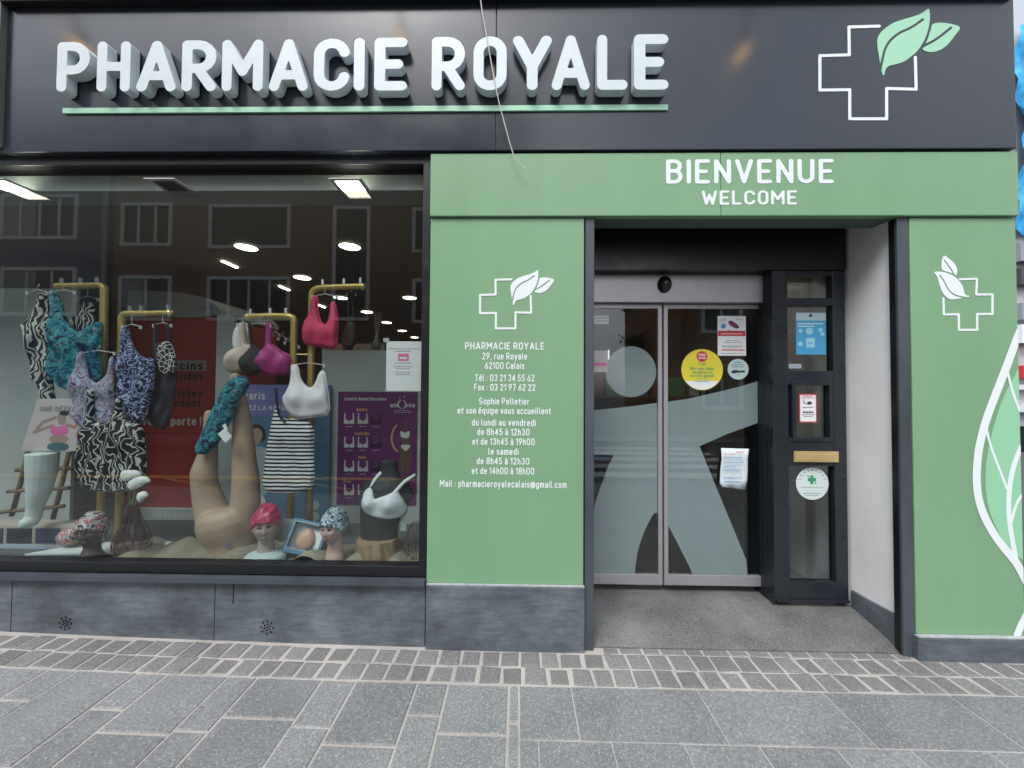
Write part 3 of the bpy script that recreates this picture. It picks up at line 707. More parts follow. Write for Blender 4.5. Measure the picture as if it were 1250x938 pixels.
# the large leaf of the right pillar, cut at the panel edge
def clipx(d, Q): return np.maximum(d, Q[:, 0] - (XR - .004))
def graphic(name, fn, ext, Y, m): ob(name, shape_px(lambda Q: np.maximum(clipx(fn(Q), Q), ZPR + .003 - Q[:, 1]), ext, Y, .8, .0012), m, rp)
fill = chaikin([(1262, 405), (1245, 448), (1232, 470), (1219, 499), (1211, 527), (1204, 560), (1202, 590), (1206, 622), (1217, 648), (1234, 676), (1262, 690)], 2)
f_ = P(fill, YP); graphic('leaf_graphic', lambda Q: d_poly(Q, f_), fill, YP, M_pale)
Y2 = YP - .0013
outer = chaikin([(1262, 372), (1243, 408), (1229, 447), (1213, 487), (1201, 520), (1193, 555), (1191.5, 597), (1199, 627), (1215, 656), (1232, 677), (1243, 690), (1262, 730)], 2, False)
o1 = P(outer, Y2); s2 = sc(Y2)
vein = P(chaikin([(1241, 688), (1236, 662), (1231, 630), (1231.5, 597), (1237.5, 566), (1252, 534)], 2, False), Y2)
br = [P(chaikin(q, 2, False), Y2) for q in ([(1204, 524), (1209, 545), (1216, 563), (1229, 597)], [(1230, 455), (1236, 480), (1250, 515)], [(1234, 640), (1240, 615), (1252, 598)])]
st2 = P(chaikin([(1262, 740), (1250, 755), (1240, 779)], 1, False), Y2)
graphic('leaf_graphic', lambda Q: np.min([d_stroke(Q, o1, 4.6 * s2), d_stroke(Q, vein, 2.7 * s2), d_stroke(Q, st2, 4 * s2)] + [d_stroke(Q, b, 1.4 * s2) for b in br], 0), outer + [(1235, 780)], Y2, M_letter)

# ------------------------------------------------------------------ the sign above
SG = thing('shop_sign', 'long dark grey fascia sign with raised white letters above the shop window', 'sign', (at(620, 183, -.03).x, -.03, ZF0))
ZT = at(625, 3.5, -.03).z; XP = at(605.5, 90, -.03).x; XFR = at(1239.5, 100, -.03).x
ob('fascia_panel', MB().box(XL, XP - .0012, -.03, .05, ZF0, ZT + .3), M_fascia, SG, .003)
ob('fascia_panel', MB().box(XP + .0012, XFR, -.03, .05, ZF0, ZT + .3), M_fascia, SG, .003)
ob('cap_rail', MB().box(XL, XFR, -.075, -.031, ZT, ZT + .12), M_black, SG, .003)
YL = -.03 - .066
SPANS = [('P', 69.5, 109.5), ('H', 118.5, 159), ('A', 167, 215), ('R', 222, 264), ('M', 271, 321), ('A', 328.5, 376), ('C', 383, 427), ('I', 432, 445), ('E', 457, 497), ('R', 527, 567.5), ('O', 578, 618.5), ('Y', 626, 673.5), ('A', 673.5, 720), ('L', 729, 766), ('E', 774, 816)]
def ytop(x): return 51.5 - (x - 70) * .0135 + (0 if x < 300 else 0)
def ybot(x): return 112 - (x - 70) * .0035
for ch, a, b in SPANS:
    r = .108; w, m = glyph_mesh(ch, r, 5); p0, p1 = at(a, 80, YL).x, at(b, 80, YL).x
    z1, z0 = at((a + b) / 2, ytop(a), YL).z, at((a + b) / 2, ybot(a), YL).z
    sx, sz = (p1 - p0) / (w + 2 * r), (z1 - z0) / (1 + 2 * r)
    V = [(p0 + (x + r) * sx, z0 + (z + r) * sz) for x, z in m[0]]
    e = extrude(V, m[1], YL, -.038, True); ob('sign_letter', e, M_sign, SG, .004 if False else 0)
p0, p1 = at(79, 138, -.03), at(814.5, 132, -.03); zm = (p0.z + p1.z) / 2
ob('underline', MB().box(p0.x, p1.x, -.042, -.031, zm - .015, zm + .018), M_mint, SG, .001)
emblem(1059, 89.5, 1, -.0308, False, SG, M_mint, M_letter)
# lamps on arms above the sign (they mirror in it)
M_bulb = mat('warm_bulb', (1, .62, .25), .5, emit=11, ecol=(1, .58, .22))
for k, (px, py) in enumerate(((100, 58), (490, 48), (905, 66))):
    d = at(px, py, -.03) - CAM; L = .55; q = CAM + d * ((2.32 + L) / 2.32); q.y = -.03 - L
    t = thing('sign_lamp', 'black arm lamp with a warm bulb over the %s' % ('first letter of the sign', 'middle of the sign', 'plain right half of the sign')[k], 'lamp', (q.x, -.03, q.z + .5), 'arm lamps above the sign')
    ob('arm', MB().tube([(q.x, -.03, q.z + .55), (q.x, -.35, q.z + .52), (q.x, q.y, q.z + .06)], .012), M_black, t)
    ob('lamp_head', MB().lathe(q.x, q.y, [(.03, q.z + .1), (.06, q.z + .015)]), M_black, t)
    ob('bulb', MB().ball((q.x, q.y, q.z), .035, .035, .03, 12, 8), M_bulb, t)
# loose cable
cb = chaikin([(583, -40), (586, 0), (597, 62), (608, 122), (617, 155), (626, 188), (632, 200), (642, 207)], 2, False)
pts = [at(x, y, -.11 + .0004 * max(0, y - 100)) for x, y in cb]
single('loose_cable', MB().tube(pts, .0032, 6), mat('cable_white', (.62, .6, .55), .6), 'thin white cable hanging loose across the sign', 'cable', smooth=True)
# neighbour strip left of the sign
single('neighbour_wall', MB().box(XL - 1.8, XL - .004, -.06, .4, ZF0 + .035, 7.5), mat('neighbour_grey_green', (.13, .155, .14), .7, var=.1), 'grey green wall strip at the left end of the dark sign', 'wall')
# ------------------------------------------------------------------ the street across (seen mirrored in the glass) and beyond the corner
M_brick = mat('dark_brick', (.26, .185, .145), .85, var=.3, vscale=14); M_navy = mat('dark_blue_render', (.12, .17, .24), .8, var=.15)
M_ochre = mat('orange_brick', (.30, .15, .08), .85, var=.3, vscale=10); M_wfr = mat('white_window_frame', (.80, .83, .85), .5); M_dpane = mat('dark_pane', (.02, .026, .03), .08)
M_concr = mat('pale_concrete', (.42, .43, .44), .8, var=.12); M_curt = mat('pale_shutter', (.34, .38, .40), .7)
def mir(px, py, dv):
    v = at(px, py, CAM.y + dv); return v.x, 2 * G - v.y, v.z
def add_window(b, x0, x1, y, z0, z1, mullions=1, out=1, shutter=False):
    """a window in a wall whose face stands at y, towards +y if out = 1"""
    w = .13; f = MB().frame(x0, x1, y - .1 * out, y + .07 * out, z0, z1, w, w, w, w)
    for k in range(mullions):
        xm_ = x0 + (x1 - x0) * (k + 1) / (mullions + 1); f.box(xm_ - .05, xm_ + .05, y - .02, y + .03 * out, z0 + w, z1 - w)
    o = ob('window', f, M_wfr, b)
    ob('pane', MB().box(x0 + w, x1 - w, y - .05, y + .004 * out, z0 + w, z1 - w), M_dpane, o)
    if shutter: ob('shutter', MB().box(x0 + w, x0 + (x1 - x0) * .45, y - .04, y + .02 * out, z0 + w, z1 - w), M_curt, o)
DV = 14.4; YB = 2 * G - (CAM.y + DV)
xa_, xb_ = mir(138, 300, DV)[0], mir(640, 300, DV)[0]
b1 = thing('brick_apartment_building', 'dark brick apartment building with white framed windows across the street', 'building', ((xa_ + xb_) / 2, YB - 4, 0))
ob('wall', MB().box(xa_, xb_, YB - 8, YB, 0, 12.5), M_brick, b1); ob('cornice', MB().box(xa_ - .1, xb_ + .1, YB - 8.1, YB + .25, 12.5, 12.9), M_concr, b1)
for x0, y0, x1, y1, m, s in ((148, 248, 212, 301, 2, 0), (255, 250, 356, 304, 0, 0), (405, 252, 453, 392, 0, 0), (503, 254, 552, 309, 1, 0), (145, 337, 211, 392, 1, 1), (253, 338, 355, 392, 3, 0), (503, 341, 552, 395, 1, 0), (148, 150, 212, 205, 2, 0), (255, 152, 356, 207, 1, 0), (503, 156, 552, 212, 1, 0), (580, 256, 628, 311, 1, 0), (580, 343, 628, 397, 1, 0)):
    p0, p1 = mir(x0, y1, DV), mir(x1, y0, DV); add_window(b1, p0[0], p1[0], YB, p0[2], p1[2], m, 1, s)
xp = mir(132, 300, DV)[0]
xa0 = mir(-260, 300, DV)[0]
b0 = thing('blue_apartment_building', 'dark blue rendered apartment building with wide white windows across the street', 'building', ((xa0 + xa_) / 2, YB - 4, 0))
ob('wall', MB().box(xa0, xa_ - .03, YB - 8, YB + .02, 0, 12.2), M_navy, b0)
ob('drain_pipe', MB().tube([(xp, YB + .12, 0), (xp, YB + .12, 12)], .09), M_curt, b0)
for x0, y0, x1, y1, m, s in ((2, 238, 98, 293, 3, 1), (-120, 236, -30, 290, 2, 1), (2, 327, 96, 386, 2, 1), (-120, 326, -30, 384, 2, 0), (2, 140, 98, 196, 3, 0)):
    p0, p1 = mir(x0, y1, DV), mir(x1, y0, DV); add_window(b0, p0[0], p1[0], YB + .02, p0[2], p1[2], m, 1, s)
b2 = thing('ochre_brick_house', 'orange brick house with white windows across the street, beside the gap in the row', 'building', (12, YB - 4, 0))
ob('wall', MB().box(6.4, 20, YB - 8, YB, 0, 6.6), M_ochre, b2); ob('roof', MB().prism([(6.2, 6.6), (20.2, 6.6), (18, 9), (9, 9)], YB - 8.2, YB + .3), mat('slate_roof', (.06, .065, .075), .7), b2)
for k in range(4):
    for z in (1, 4):
        add_window(b2, 7.2 + k * 3, 8.8 + k * 3, YB, z, z + 1.8, 1)
M_bark = mat('bark', (.09, .07, .05), .9, var=.3, vscale=20); M_leafm = mat('tree_leaves', (.045, .075, .03), .7, var=.4, vscale=3)
def tree(x, y, h, cr_, label):
    t = thing('street_tree', label, 'tree', (x, y, 0)); tr = MB().tube([(x, y, -.1), (x + .05, y, h * .35), (x, y + .1, h * .8)], [.16, .12, .04])
    rt = random.Random(5); lv = MB(); cl = []
    for k in range(26):
        a, e = rt.uniform(0, 6.28), rt.uniform(-.5, 1); c = Vector((x + math.cos(a) * cr_ * rt.uniform(.2, .9), y + math.sin(a) * cr_ * rt.uniform(.2, .9), h * .72 + e * cr_ * .8)); cl.append(c)
        if k < 9: tr.tube([(x, y, h * rt.uniform(.3, .55)), tuple((Vector((x, y, h * .5)) + c) / 2 + Vector((0, 0, .1))), tuple(c)], [.05, .03, .012], 5)
    ob('trunk', tr, M_bark, t)
    for c in cl:
        for k in range(90):
            p = c + Vector([rt.gauss(0, cr_ * .2) for _ in range(3)]); u = Vector([rt.gauss(0, 1) for _ in range(3)]).normalized() * .09; v = u.cross(Vector([rt.gauss(0, 1) for _ in range(3)])).normalized() * .06
            lv.add([p - u, p + v, p + u, p - v], [(0, 1, 2, 3)])
    ob('crown', lv, M_leafm, t)
tree(6.7, -16.6, 5.3, 1.25, 'leafy street tree mirrored in the left door leaf')
# beyond the right hand corner: a building under scaffold netting
q0 = at(1236, 300, 11.6); XS0 = q0.x
b3 = thing('netted_building', 'building under bright blue scaffold netting beyond the right corner', 'building', (XS0 + 7, 16, -.2))
zz = lambda py: at(1246, py, 11.6).z
ob('wall', MB().box(XS0, XS0 + 14, 11.6, 20, -.3, zz(38)), M_concr, b3)
net = MB(); nx, nz = 30, 24; x0, x1, z0, z1 = XS0 - .1, XS0 + 10, zz(292), zz(44)
for i in range(nx + 1):
    for j in range(nz + 1):
        net.v.append((x0 + (x1 - x0) * i / nx, 11.25 + .16 * math.sin(i * 1.9 + j * .4) + .12 * math.sin(j * 1.3 + i), z0 + (z1 - z0) * j / nz + .1 * math.sin(i * 1.1)))
for i in range(nx):
    for j in range(nz): a = i * (nz + 1) + j; net.f.append((a, a + nz + 1, a + nz + 2, a + 1))
ob('scaffold_net', net, mat('blue_net', (.03, .33, .66), .6, var=.5, vscale=5, stretch=(1, 1, .4)), b3, 0, True)
for k, py in enumerate((64, 110, 150, 195, 245, 290)):
    ob('scaffold_tube', MB().tube([(x0, 11.0, zz(py)), (x1, 11.0, zz(py))], .05, 6), M_greyi, b3)
for y0, y1, m in ((300, 322, M_greyi), (330, 350, M_dpane), (372, 392, M_greyi), (398, 420, M_wfr), (447, 462, mat('red_awning', (.6, .03, .04), .6)), (470, 476, M_wfr), (496, 503, M_wfr), (520, 560, M_dpane)):
    ob('facade_band', MB().box(XS0 - .1, XS0 + 14.1, 11.3, 11.59, zz(y1), zz(y0)), m, b3)

# ------------------------------------------------------------------ shop ceiling lights
M_rim = mat('lamp_rim', (.4, .4, .38), .5)
def atz(px, py, z):
    d = at(px, py, 1) - CAM; return CAM + d * ((z - CAM.z) / d.z)
proto = None
rows = [(300.6, 302), (369, 339), (415.7, 363.7), (448, 381), (472, 394), (491, 404), (506, 412), (427, 301), (500, 363.7)]
where = ['in the first row, nearest the window', 'second in the first row', 'third in the first row', 'fourth in the first row', 'fifth in the first row', 'sixth in the first row', 'deepest in the first row', 'above the pink sports bra', 'above the taped notice']
for k, (px, py) in enumerate(rows):
    p = atz(px, py, CZ - .006)
    if proto is None:
        proto = thing('ceiling_light', '', 'ceiling light', p, 'round lights in the shop ceiling'); P0 = p.copy()
        ob('lamp_rim', MB().lathe(p.x, p.y, [(.078, CZ - .004), (.105, CZ - .004), (.105, CZ - .012), (.092, CZ - .012), (.088, CZ - .006)], 28), M_rim, proto)
        ob('diffuser', MB().lathe(p.x, p.y, [(.087, CZ - .003), (.087, CZ - .009)], 28), M_lamp, proto); o = proto
    else: o = copy_tree(proto, None, p - P0)
    o['label'] = 'round ceiling light %s' % where[k]
for k, (px, py) in enumerate(((280.6, 323), (347, 352), (392.5, 374))):
    p = atz(px, py, CZ - .006)
    o = single('spotlight', MB().box(-.014 + p.x, .014 + p.x, p.y - .10, p.y + .10, CZ - .012, CZ - .004), M_lamp, 'slim lit ceiling spot, %s' % ('nearest the window', 'between the two rails', 'near the pink sports bra')[k], 'spotlight', 'slim spots in the shop ceiling')
M_off = mat('unlit_lamp', (.05, .06, .06), .3)
for px0, px1, lit, lab in ((-12, 26, 1, 'bright square ceiling lamp cut by the left edge of the window'), (192, 226, 0, 'unlit square ceiling lamp in its grey frame'), (410, 446, 1, 'bright square ceiling lamp above the pink sports bra')):
    a, b = atz((px0 + px1) / 2 - 4, 219, CZ), atz((px0 + px1) / 2 + 4, 231.5, CZ); w = (px1 - px0) * .40 * (b.y + 2.35) / 470
    t = thing('square_ceiling_lamp', lab, 'ceiling light', (b.x, b.y, CZ - .02), 'square lamps over the window display'); xm_ = (a.x + b.x) / 2
    ob('lamp_frame', MB().frame(xm_ - w - .025, xm_ + w + .025, CZ - .012, CZ - .004, 0, b.y - a.y + .05, .025, .025, .025, .025), M_rim, t)
    m = t.children[0]; me = m.data
    for v in me.vertices: v.co = (v.co.x, a.y - .025 + v.co.z, v.co.y)
    ob('lamp_face', MB().box(xm_ - w, xm_ + w, a.y, b.y, CZ - .009, CZ - .003), M_lamp if lit else M_off, t)

# ------------------------------------------------------------------ furniture of the display
M_board = mat('pale_board', (.42, .47, .46), .7, var=.04); M_wood = mat('rustic_wood', (.20, .14, .09), .85, var=.3, vscale=18, bump=.3, stretch=(1, 1, 4))
def board(name, x0, y0, x1, y1, Y, m, label, cat, th=.03):
    a = rect(x0, y0, x1, y1, Y); return single(name, MB().box(a[0], a[1], Y, Y + th, ZP + .001, a[3]), m, label, cat, bevel=.003)
board('display_board', -60, 352, 89, 640, .93, M_board, 'plain pale grey display board behind the white leg', 'board')
board('display_board', 391, 428, 516, 660, .94, M_board, 'pale board behind the purple poster and the black bust', 'board')
a = rect(290, 390, 345, 560, 1.0); single('display_board', MB().box(at(262, 500, .955).x, at(284, 500, .955).x, .955, .975, ZP + .001, at(270, 384, .955).z), M_board, 'narrow pale board beside the red booth', 'board', bevel=.003)
# red booth
YK = 1.45; a = rect(160, 388, 266, 655, YK)
bo = thing('consultation_booth', 'red consultation booth with a rounded white top behind the swimsuits', 'booth', ((a[0] + a[1]) / 2, YK + .5, FL))
M_red = mat('booth_red', (.36, .036, .034), .45); M_bwhite = mat('booth_white', (.33, .35, .35), .5)
ob('red_panel', MB().box(a[0] - .05, a[1], YK, YK + .9, FL, a[3]), M_red, bo, .006)
z1 = at(210, 355, YK).z; ob('booth_top', MB().prism(chaikin([(a[0] - .05, a[3] + .002), (a[1] + .01, a[3] + .002), (a[1] + .01, at(265, 376, YK).z), (at(240, 360, YK).x, z1 - .03), (a[0], z1), (a[0] - .05, z1)], 1), YK - .02, YK + .92), M_bwhite, bo)
zb_ = at(230, 620, YK); ob('booth_base', MB().box(a[0] - .52, a[1] + .3, YK - .05, YK + .92, FL, zb_.z), M_board, bo, .004)
M_blk = mat('printed_black', (.015, .015, .017), .6); M_wpr = mat('printed_white', (.62, .63, .62), .6)
YKf = YK - .001
ob('highlight_bar', bar_px(205, 440, 252, 453, YKf), mat('printed_grey', (.30, .30, .30), .6), bo)
for t, xr, y, h, w, m in (('médecins', 249, 446.5, 11, 70, M_blk), ('généralistes', 249, 459, 10.5, 76, M_blk), ('spécialistes', 248, 480, 10.5, 76, M_blk), ('répondent', 246, 492, 10, 62, M_blk), ('à votre porte !', 247, 514, 11, 84, M_wpr)):
    ob('lettering', text_px(t, xr - w / 2, y, h, YKf - .0012, w, r=.1, q=1.4), m, bo)
ob('lettering', text_px('TESSAN', 247, 376, 6, YK - .021, 24, r=.08, gap=.4), M_greyi, bo)
ob('lettering', text_px('téléconsultation', 224, 628, 8, YK - .051, 78, r=.08), M_wpr, bo)
# long blue banner
YN = .90; a = rect(284, 470, 402, 655, YN)
bn = thing('roll_up_banner', 'blue banner with a violet head and a printed woman behind the striped top', 'banner', ((a[0] + a[1]) / 2, YN, ZP))
ob('banner_sheet', MB().box(a[0], a[1], YN, YN + .02, ZP + .001, a[3]), mat('banner_blue', (.07, .17, .30), .6), bn)
ob('banner_head', bar_px(284, 470, 402, 508, YN), mat('banner_violet', (.15, .17, .42), .6), bn)
ob('banner_side', bar_px(284, 509, 302, 654, YN), mat('banner_dark', (.03, .05, .09), .6), bn)
ob('lettering', text_px('Sigvaris', 302, 483, 10, YN - .001, 44, r=.08), M_wpr, bn); ob('lettering', text_px('LAISSEZ LA NATURE', 320, 498, 6, YN - .001, 78, r=.09), M_wpr, bn)
M_skinp = mat('printed_skin', (.36, .265, .225), .7); M_hair = mat('printed_hair', (.03, .022, .02), .7); M_pshirt = mat('printed_shirt', (.33, .40, .46), .7)
def blob(parent, pts, Y, m, name='printed_figure', n=2, cell=.6):
    c = chaikin(pts, n); q = P(c, Y); return ob(name, shape_px(lambda Q: d_poly(Q, q), c, Y, cell, .0008), m, parent)
blob(bn, [(306, 520), (316, 517), (324, 524), (325, 537), (318, 541), (305, 536)], YN, M_hair)
blob(bn, [(308, 523), (316, 522), (321, 529), (318, 541), (312, 545), (307, 536)], YN - .001, M_skinp)
blob(bn, [(306, 546), (320, 544), (330, 552), (331, 580), (326, 605), (310, 605), (304, 575)], YN, M_pshirt)
blob(bn, [(310, 604), (324, 604), (326, 640), (312, 640)], YN, M_wpr)
for py in (617, 631):
    c = at(384, py, YN); ob('printed_icon', MB().disc(c.x, YN - .001, YN, c.z, 6 * sc(YN)), M_pshirt, bn)
# purple poster
YA = .938; am = thing('bra_poster', 'purple poster of bra pictures on the pale board behind the black bust', 'poster', (at(460, 617, YA).x, YA, at(460, 617, YA).z))
ob('poster_sheet', bar_px(412, 478.5, 509, 617, YA, .003), mat('poster_purple', (.13, .022, .135), .5), am)
YA2 = YA - .0035; M_gw = mat('printed_pale', (.55, .52, .52), .7); M_dk = mat('printed_dark', (.025, .012, .025), .7)
ob('lettering', text_px('Loved by Women Everywhere', 446, 487, 4.4, YA2, 52, r=.09, q=1.4), M_wpr, am)
ob('lettering', text_px('am', 481, 494.5, 6.0, YA2, 9.5, r=.09), M_wpr, am); ob('lettering', text_px('ena', 500.5, 494.5, 6.0, YA2, 12, r=.09), M_wpr, am)
s_ = sc(YA2)
for a0 in (110, -70): 
    q = P([(490.8 + 4.6 * math.cos(R(a0 + k * 14)), 494 - 5 * math.sin(R(a0 + k * 14))) for k in range(11)], YA2); ob('logo', shape_px(lambda Q: d_stroke(Q, q, .6 * s_), [(485, 488), (497, 500)], YA2, .4, .0008), M_wpr, am)
for px, py in ((488, 486.5), (493.5, 484.5), (486.5, 491)):
    c = at(px, py, YA2); ob('logo', MB().disc(c.x, YA2 - .001, YA2, c.z, .9 * s_, 10), M_wpr, am)
ob('printed_line', merge(dashes(481, 500, 501.5, YA2, .7), dashes(481, 503, 503.5, YA2, .7)), M_gw, am)
for r_, (py, ly, word) in enumerate(((512, 500.4, 'BIANCA'), (541, 529.7, 'CAROLINA'), (570, 558.6, 'MARA'), (599, 587.6, 'ELLA'))):
    for c_, px in enumerate((426.2, 442.8, 458.6)):
        if r_ == 3 and c_ == 2: continue
        body = P([(px - 6.5, py + 5), (px - 6, py - 1), (px - 2, py + 1), (px, py + 2.5), (px + 2, py + 1), (px + 6, py - 1), (px + 6.5, py + 5), (px + 3, py + 6), (px, py + 4.8), (px - 3, py + 6)], YA2); st = [P([(px - 5.4, py), (px - 5, py - 7)], YA2), P([(px + 5.4, py), (px + 5, py - 7)], YA2)]
        ob('printed_bra', shape_px(lambda Q: np.min([d_poly(Q, body)] + [d_stroke(Q, q, .8 * s_) for q in st], 0), [(px - 7, py - 8), (px + 7, py + 7)], YA2, .7, .0008, 1), (M_wpr, M_gw, M_dk)[c_], am)
        ob('printed_line', dashes(px - 4, px + 4, py + 9, YA2, .8), M_gw, am)
    if word: ob('lettering', text_px(word, 442 if r_ < 3 else 424, ly, 3.4, YA2, 2.1 * len(word) + 1, r=.12, q=1.2), M_goldi, am)
q = P(arc(489, 535, 11, 17, 110, 245), YA2); ob('printed_arc', shape_px(lambda Q: d_stroke(Q, q, .9 * s_), arc(489, 535, 11, 17, 110, 245), YA2, .5, .0008), M_goldi, am)
M_br = mat('printed_brown', (.13, .07, .05), .7)
blob(am, [(493, 513), (498, 514), (498, 521), (493, 521)], YA2, M_br)
blob(am, [(489, 524), (500, 524), (499, 536), (502, 546), (503, 560), (499, 582), (496, 582), (496, 556), (493, 582), (489, 582), (488, 560), (488, 546), (491, 536)], YA2, M_br)
blob(am, [(488.6, 526), (491, 527), (494, 529), (498, 527), (500.4, 526), (500, 535), (489, 535)], YA2 - .001, M_wpr); blob(am, [(488, 543), (502.5, 543), (498, 549), (495, 551), (492, 549)], YA2 - .001, M_wpr)
# notice taped to the glass
YG = G + .0125; nt = thing('taped_notice', 'white notice with a pink block taped inside the window glass', 'notice', (at(493, 478, YG).x, YG, at(493, 478, YG).z))
ob('sheet', bar_px(471.5, 417, 514, 477.5, YG, .001), M_paper, nt); M_pink = mat('pink_ink', (.72, .16, .40), .6); Y_ = YG - .0013
ob('printed_block', bar_px(486, 432, 499, 441, Y_, .0008), M_pink, nt); ob('printed_block', bar_px(488, 436, 497, 438.5, Y_ - .001, .0006), M_paper, nt)
ob('printed_line', merge(*[dashes(x0, x1, y, Y_, .9) for x0, x1, y in ((474, 512, 426), (482, 502, 429), (482, 504, 443.5), (481, 504, 447.5), (484, 500, 450), (482, 502, 454.5), (483, 501, 457.5))]), M_greyi, nt)
ob('tape', bar_px(468, 413, 475, 418, YG, .0015), mat('clear_tape', (.5, .54, .54), .3), nt)
# low objects
def wire_vessel(name, cx, cy, prof, n, m, label, cat, r=.0025):
    mb = MB()
    for k in range(n):
        q = 2 * math.pi * k / n; mb.tube([(cx + a * math.cos(q + i * .05), cy + a * math.sin(q + i * .05), z) for i, (a, z) in enumerate(prof)], r, 5)
    for a, z in prof[::2]: mb.tube([(cx + a * math.cos(2 * math.pi * k / 20), cy + a * math.sin(2 * math.pi * k / 20), z) for k in range(21)], r, 5, False)
    t = thing(name, label, cat, (cx, cy, prof[0][1])); ob('wire_body', mb, m, t); return t
YV = .22; c = at(161, 672, YV); s = sc(YV); M_wire = mat('dark_red_wire', (.09, .03, .028), .4)
zr = [c.z - .01 + k * s for k in (0, 6, 14, 24, 36, 50, 58)]
va = wire_vessel('wire_vase', c.x, YV, list(zip([14 * s, 18 * s, 18.5 * s, 15 * s, 10 * s, 6 * s, 5 * s], zr)), 14, M_wire, 'dark wire vase holding white flowers in front of the zebra top', 'vase')
ob('glass_liner', MB().lathe(c.x, YV, list(zip([13 * s, 16.5 * s, 17 * s, 13.5 * s, 8.5 * s, 4.5 * s, 3.5 * s], zr))), glass_mat('vase_glass', (.62, .50, .48)), va)
fl = MB(); st = MB(); M_petal = mat('white_petals', (.74, .77, .76), .7); M_stem = mat('green_stems', (.10, .22, .06), .7)
for k, (px, py, w, h) in enumerate(((160, 580, 12, 6), (172, 588, 11, 6.5), (165, 591, 8, 6), (174, 606, 6, 6), (155, 578, 6, 4))):
    p = at(px, py, YV); fl.ball(p, w * s * 1.1, .022, h * s, 16, 10, lambda d, q: Vector((q.x, q.y, q.z * (1 - .45 * d.x) + .25 * h * s * math.sin(3 * d.x)))); b = at(158 + k * 2, 612, YV); st.tube([at(160 + k, 660, YV), b, p], .0022, 5)
ft = thing('flower_bunch', 'white artificial flowers on green stems in the wire vase', 'flowers', at(162, 612, YV)); ob('stem', st, M_stem, ft); ob('blossom', fl, M_petal, ft, 0, True)
YW = .30; c = at(509, 683, YW); s = sc(YW)
wire_vessel('wicker_lantern', c.x, YW, [(a * s, c.z + z * s) for a, z in ((9, 0), (14, 8), (15.5, 18), (13, 30), (9, 40), (6, 44))], 22, mat('wicker', (.14, .10, .07), .7), 'dark wicker lantern half hidden by the right window frame', 'lantern')
ob('light_string', MB().ball((c.x - 6 * s, YW - 12 * s, c.z + 6 * s), .012, .012, .012, 8, 6).ball((c.x - 2 * s, YW - 13 * s, c.z + 10 * s), .01, .01, .01, 8, 6), M_gold, bpy.data.objects['wicker_lantern'])
lad = MB(); YLd = .62
def L2(p, q, r=.016, Y=YLd, Y1=None): a, b = at(*p, Y), at(*q, Y1 or Y); return [a, (a + b) / 2 + Vector((.004, 0, .004)), b], r
for p, q in (((34, 552), (14, 630)), ((84, 552), (63, 640)), ((20, 574), (90, 572)), ((10, 600), (84, 596)), ((-4, 626), (78, 618))): lad.tube(*L2(p, q), 7)
t = single('rustic_ladder', lad, M_wood, 'small rustic wooden ladder leaning on the grey board behind the white leg', 'ladder', smooth=True)
tr_ = thing('sample_tray', 'low beige tray holding dark blue fabric samples at the left window end', 'tray', at(36, 676, .35)); YT_ = .35
a = rect(-40, 640, 90, 676, YT_); ob('tray_body', MB().box(a[0], a[1], YT_, YT_ + .12, a[2] - .005, a[3]), mat('beige_card', (.42, .38, .32), .7), tr_, .02)
for x0, x1, m in ((-32, 4, (.03, .05, .10)), (9, 39, (.02, .022, .035)), (44, 74, (.03, .05, .11))):
    ob('fabric_sample', bar_px(x0, 645, x1, 663, YT_, .006), mat('sample_cloth', m, .6), tr_, .004)
ob('tray_front', bar_px(-34, 665, 84, 674, YT_, .004), mat('tray_pale_blue', (.42, .50, .60), .5), tr_)
wb = MB(); n0 = [(64, 679), (118, 666), (208, 663), (200, 672), (150, 680)]
zt0 = ZP + .004; q = [atz(x, y, zt0) for x, y in ((30, 678.5), (110, 664), (210, 663), (190, 676))]
wb.add([(p.x, max(p.y, .1), z) for z in (zt0, zt0 + .012) for p in q], [(0, 1, 2, 3), (7, 6, 5, 4), (0, 4, 5, 1), (1, 5, 6, 2), (2, 6, 7, 3), (3, 7, 4, 0)])
single('white_sheet', wb, mat('white_card', (.66, .72, .72), .6), 'white card lying under the vase and the dark head', 'sheet')
# burlap
bl = MB(); nx, ny = 150, 26; x0, x1, y0, y1 = at(120, 680, .12).x, XW1 - .07, .098, .48; rb = random.Random(2)
fx_ = [(rb.uniform(0, 6.28), rb.uniform(9, 26), rb.uniform(-16, 16), rb.uniform(.004, .011)) for _ in range(9)]
for i in range(nx + 1):
    for j in range(ny + 1):
        x, y = x0 + (x1 - x0) * i / nx, y0 + (y1 - y0) * j / ny
        h = sum(a_ * math.sin(p_ + kx * x + ky * y + 1.3 * math.sin(3 * x + 5 * y)) for p_, kx, ky, a_ in fx_)
        bl.v.append((x, y + (.006 * math.sin(17 * x) if j else 0), ZP + .014 + (.022 + max(-.03, 1.9 * h) * (1 if j > 1 else .7)) * max(0, 1 - .5 * j / ny)))
for i in range(nx):
    for j in range(ny): a_ = i * (ny + 1) + j; bl.f.append((a_, a_ + ny + 1, a_ + ny + 2, a_ + 1))
bo_ = single('burlap_cloth', bl, M_burlap, 'crumpled beige burlap cloth along the floor of the window display', 'cloth', smooth=True)
so_ = bo_.modifiers.new('thick', 'SOLIDIFY'); so_.thickness = .004
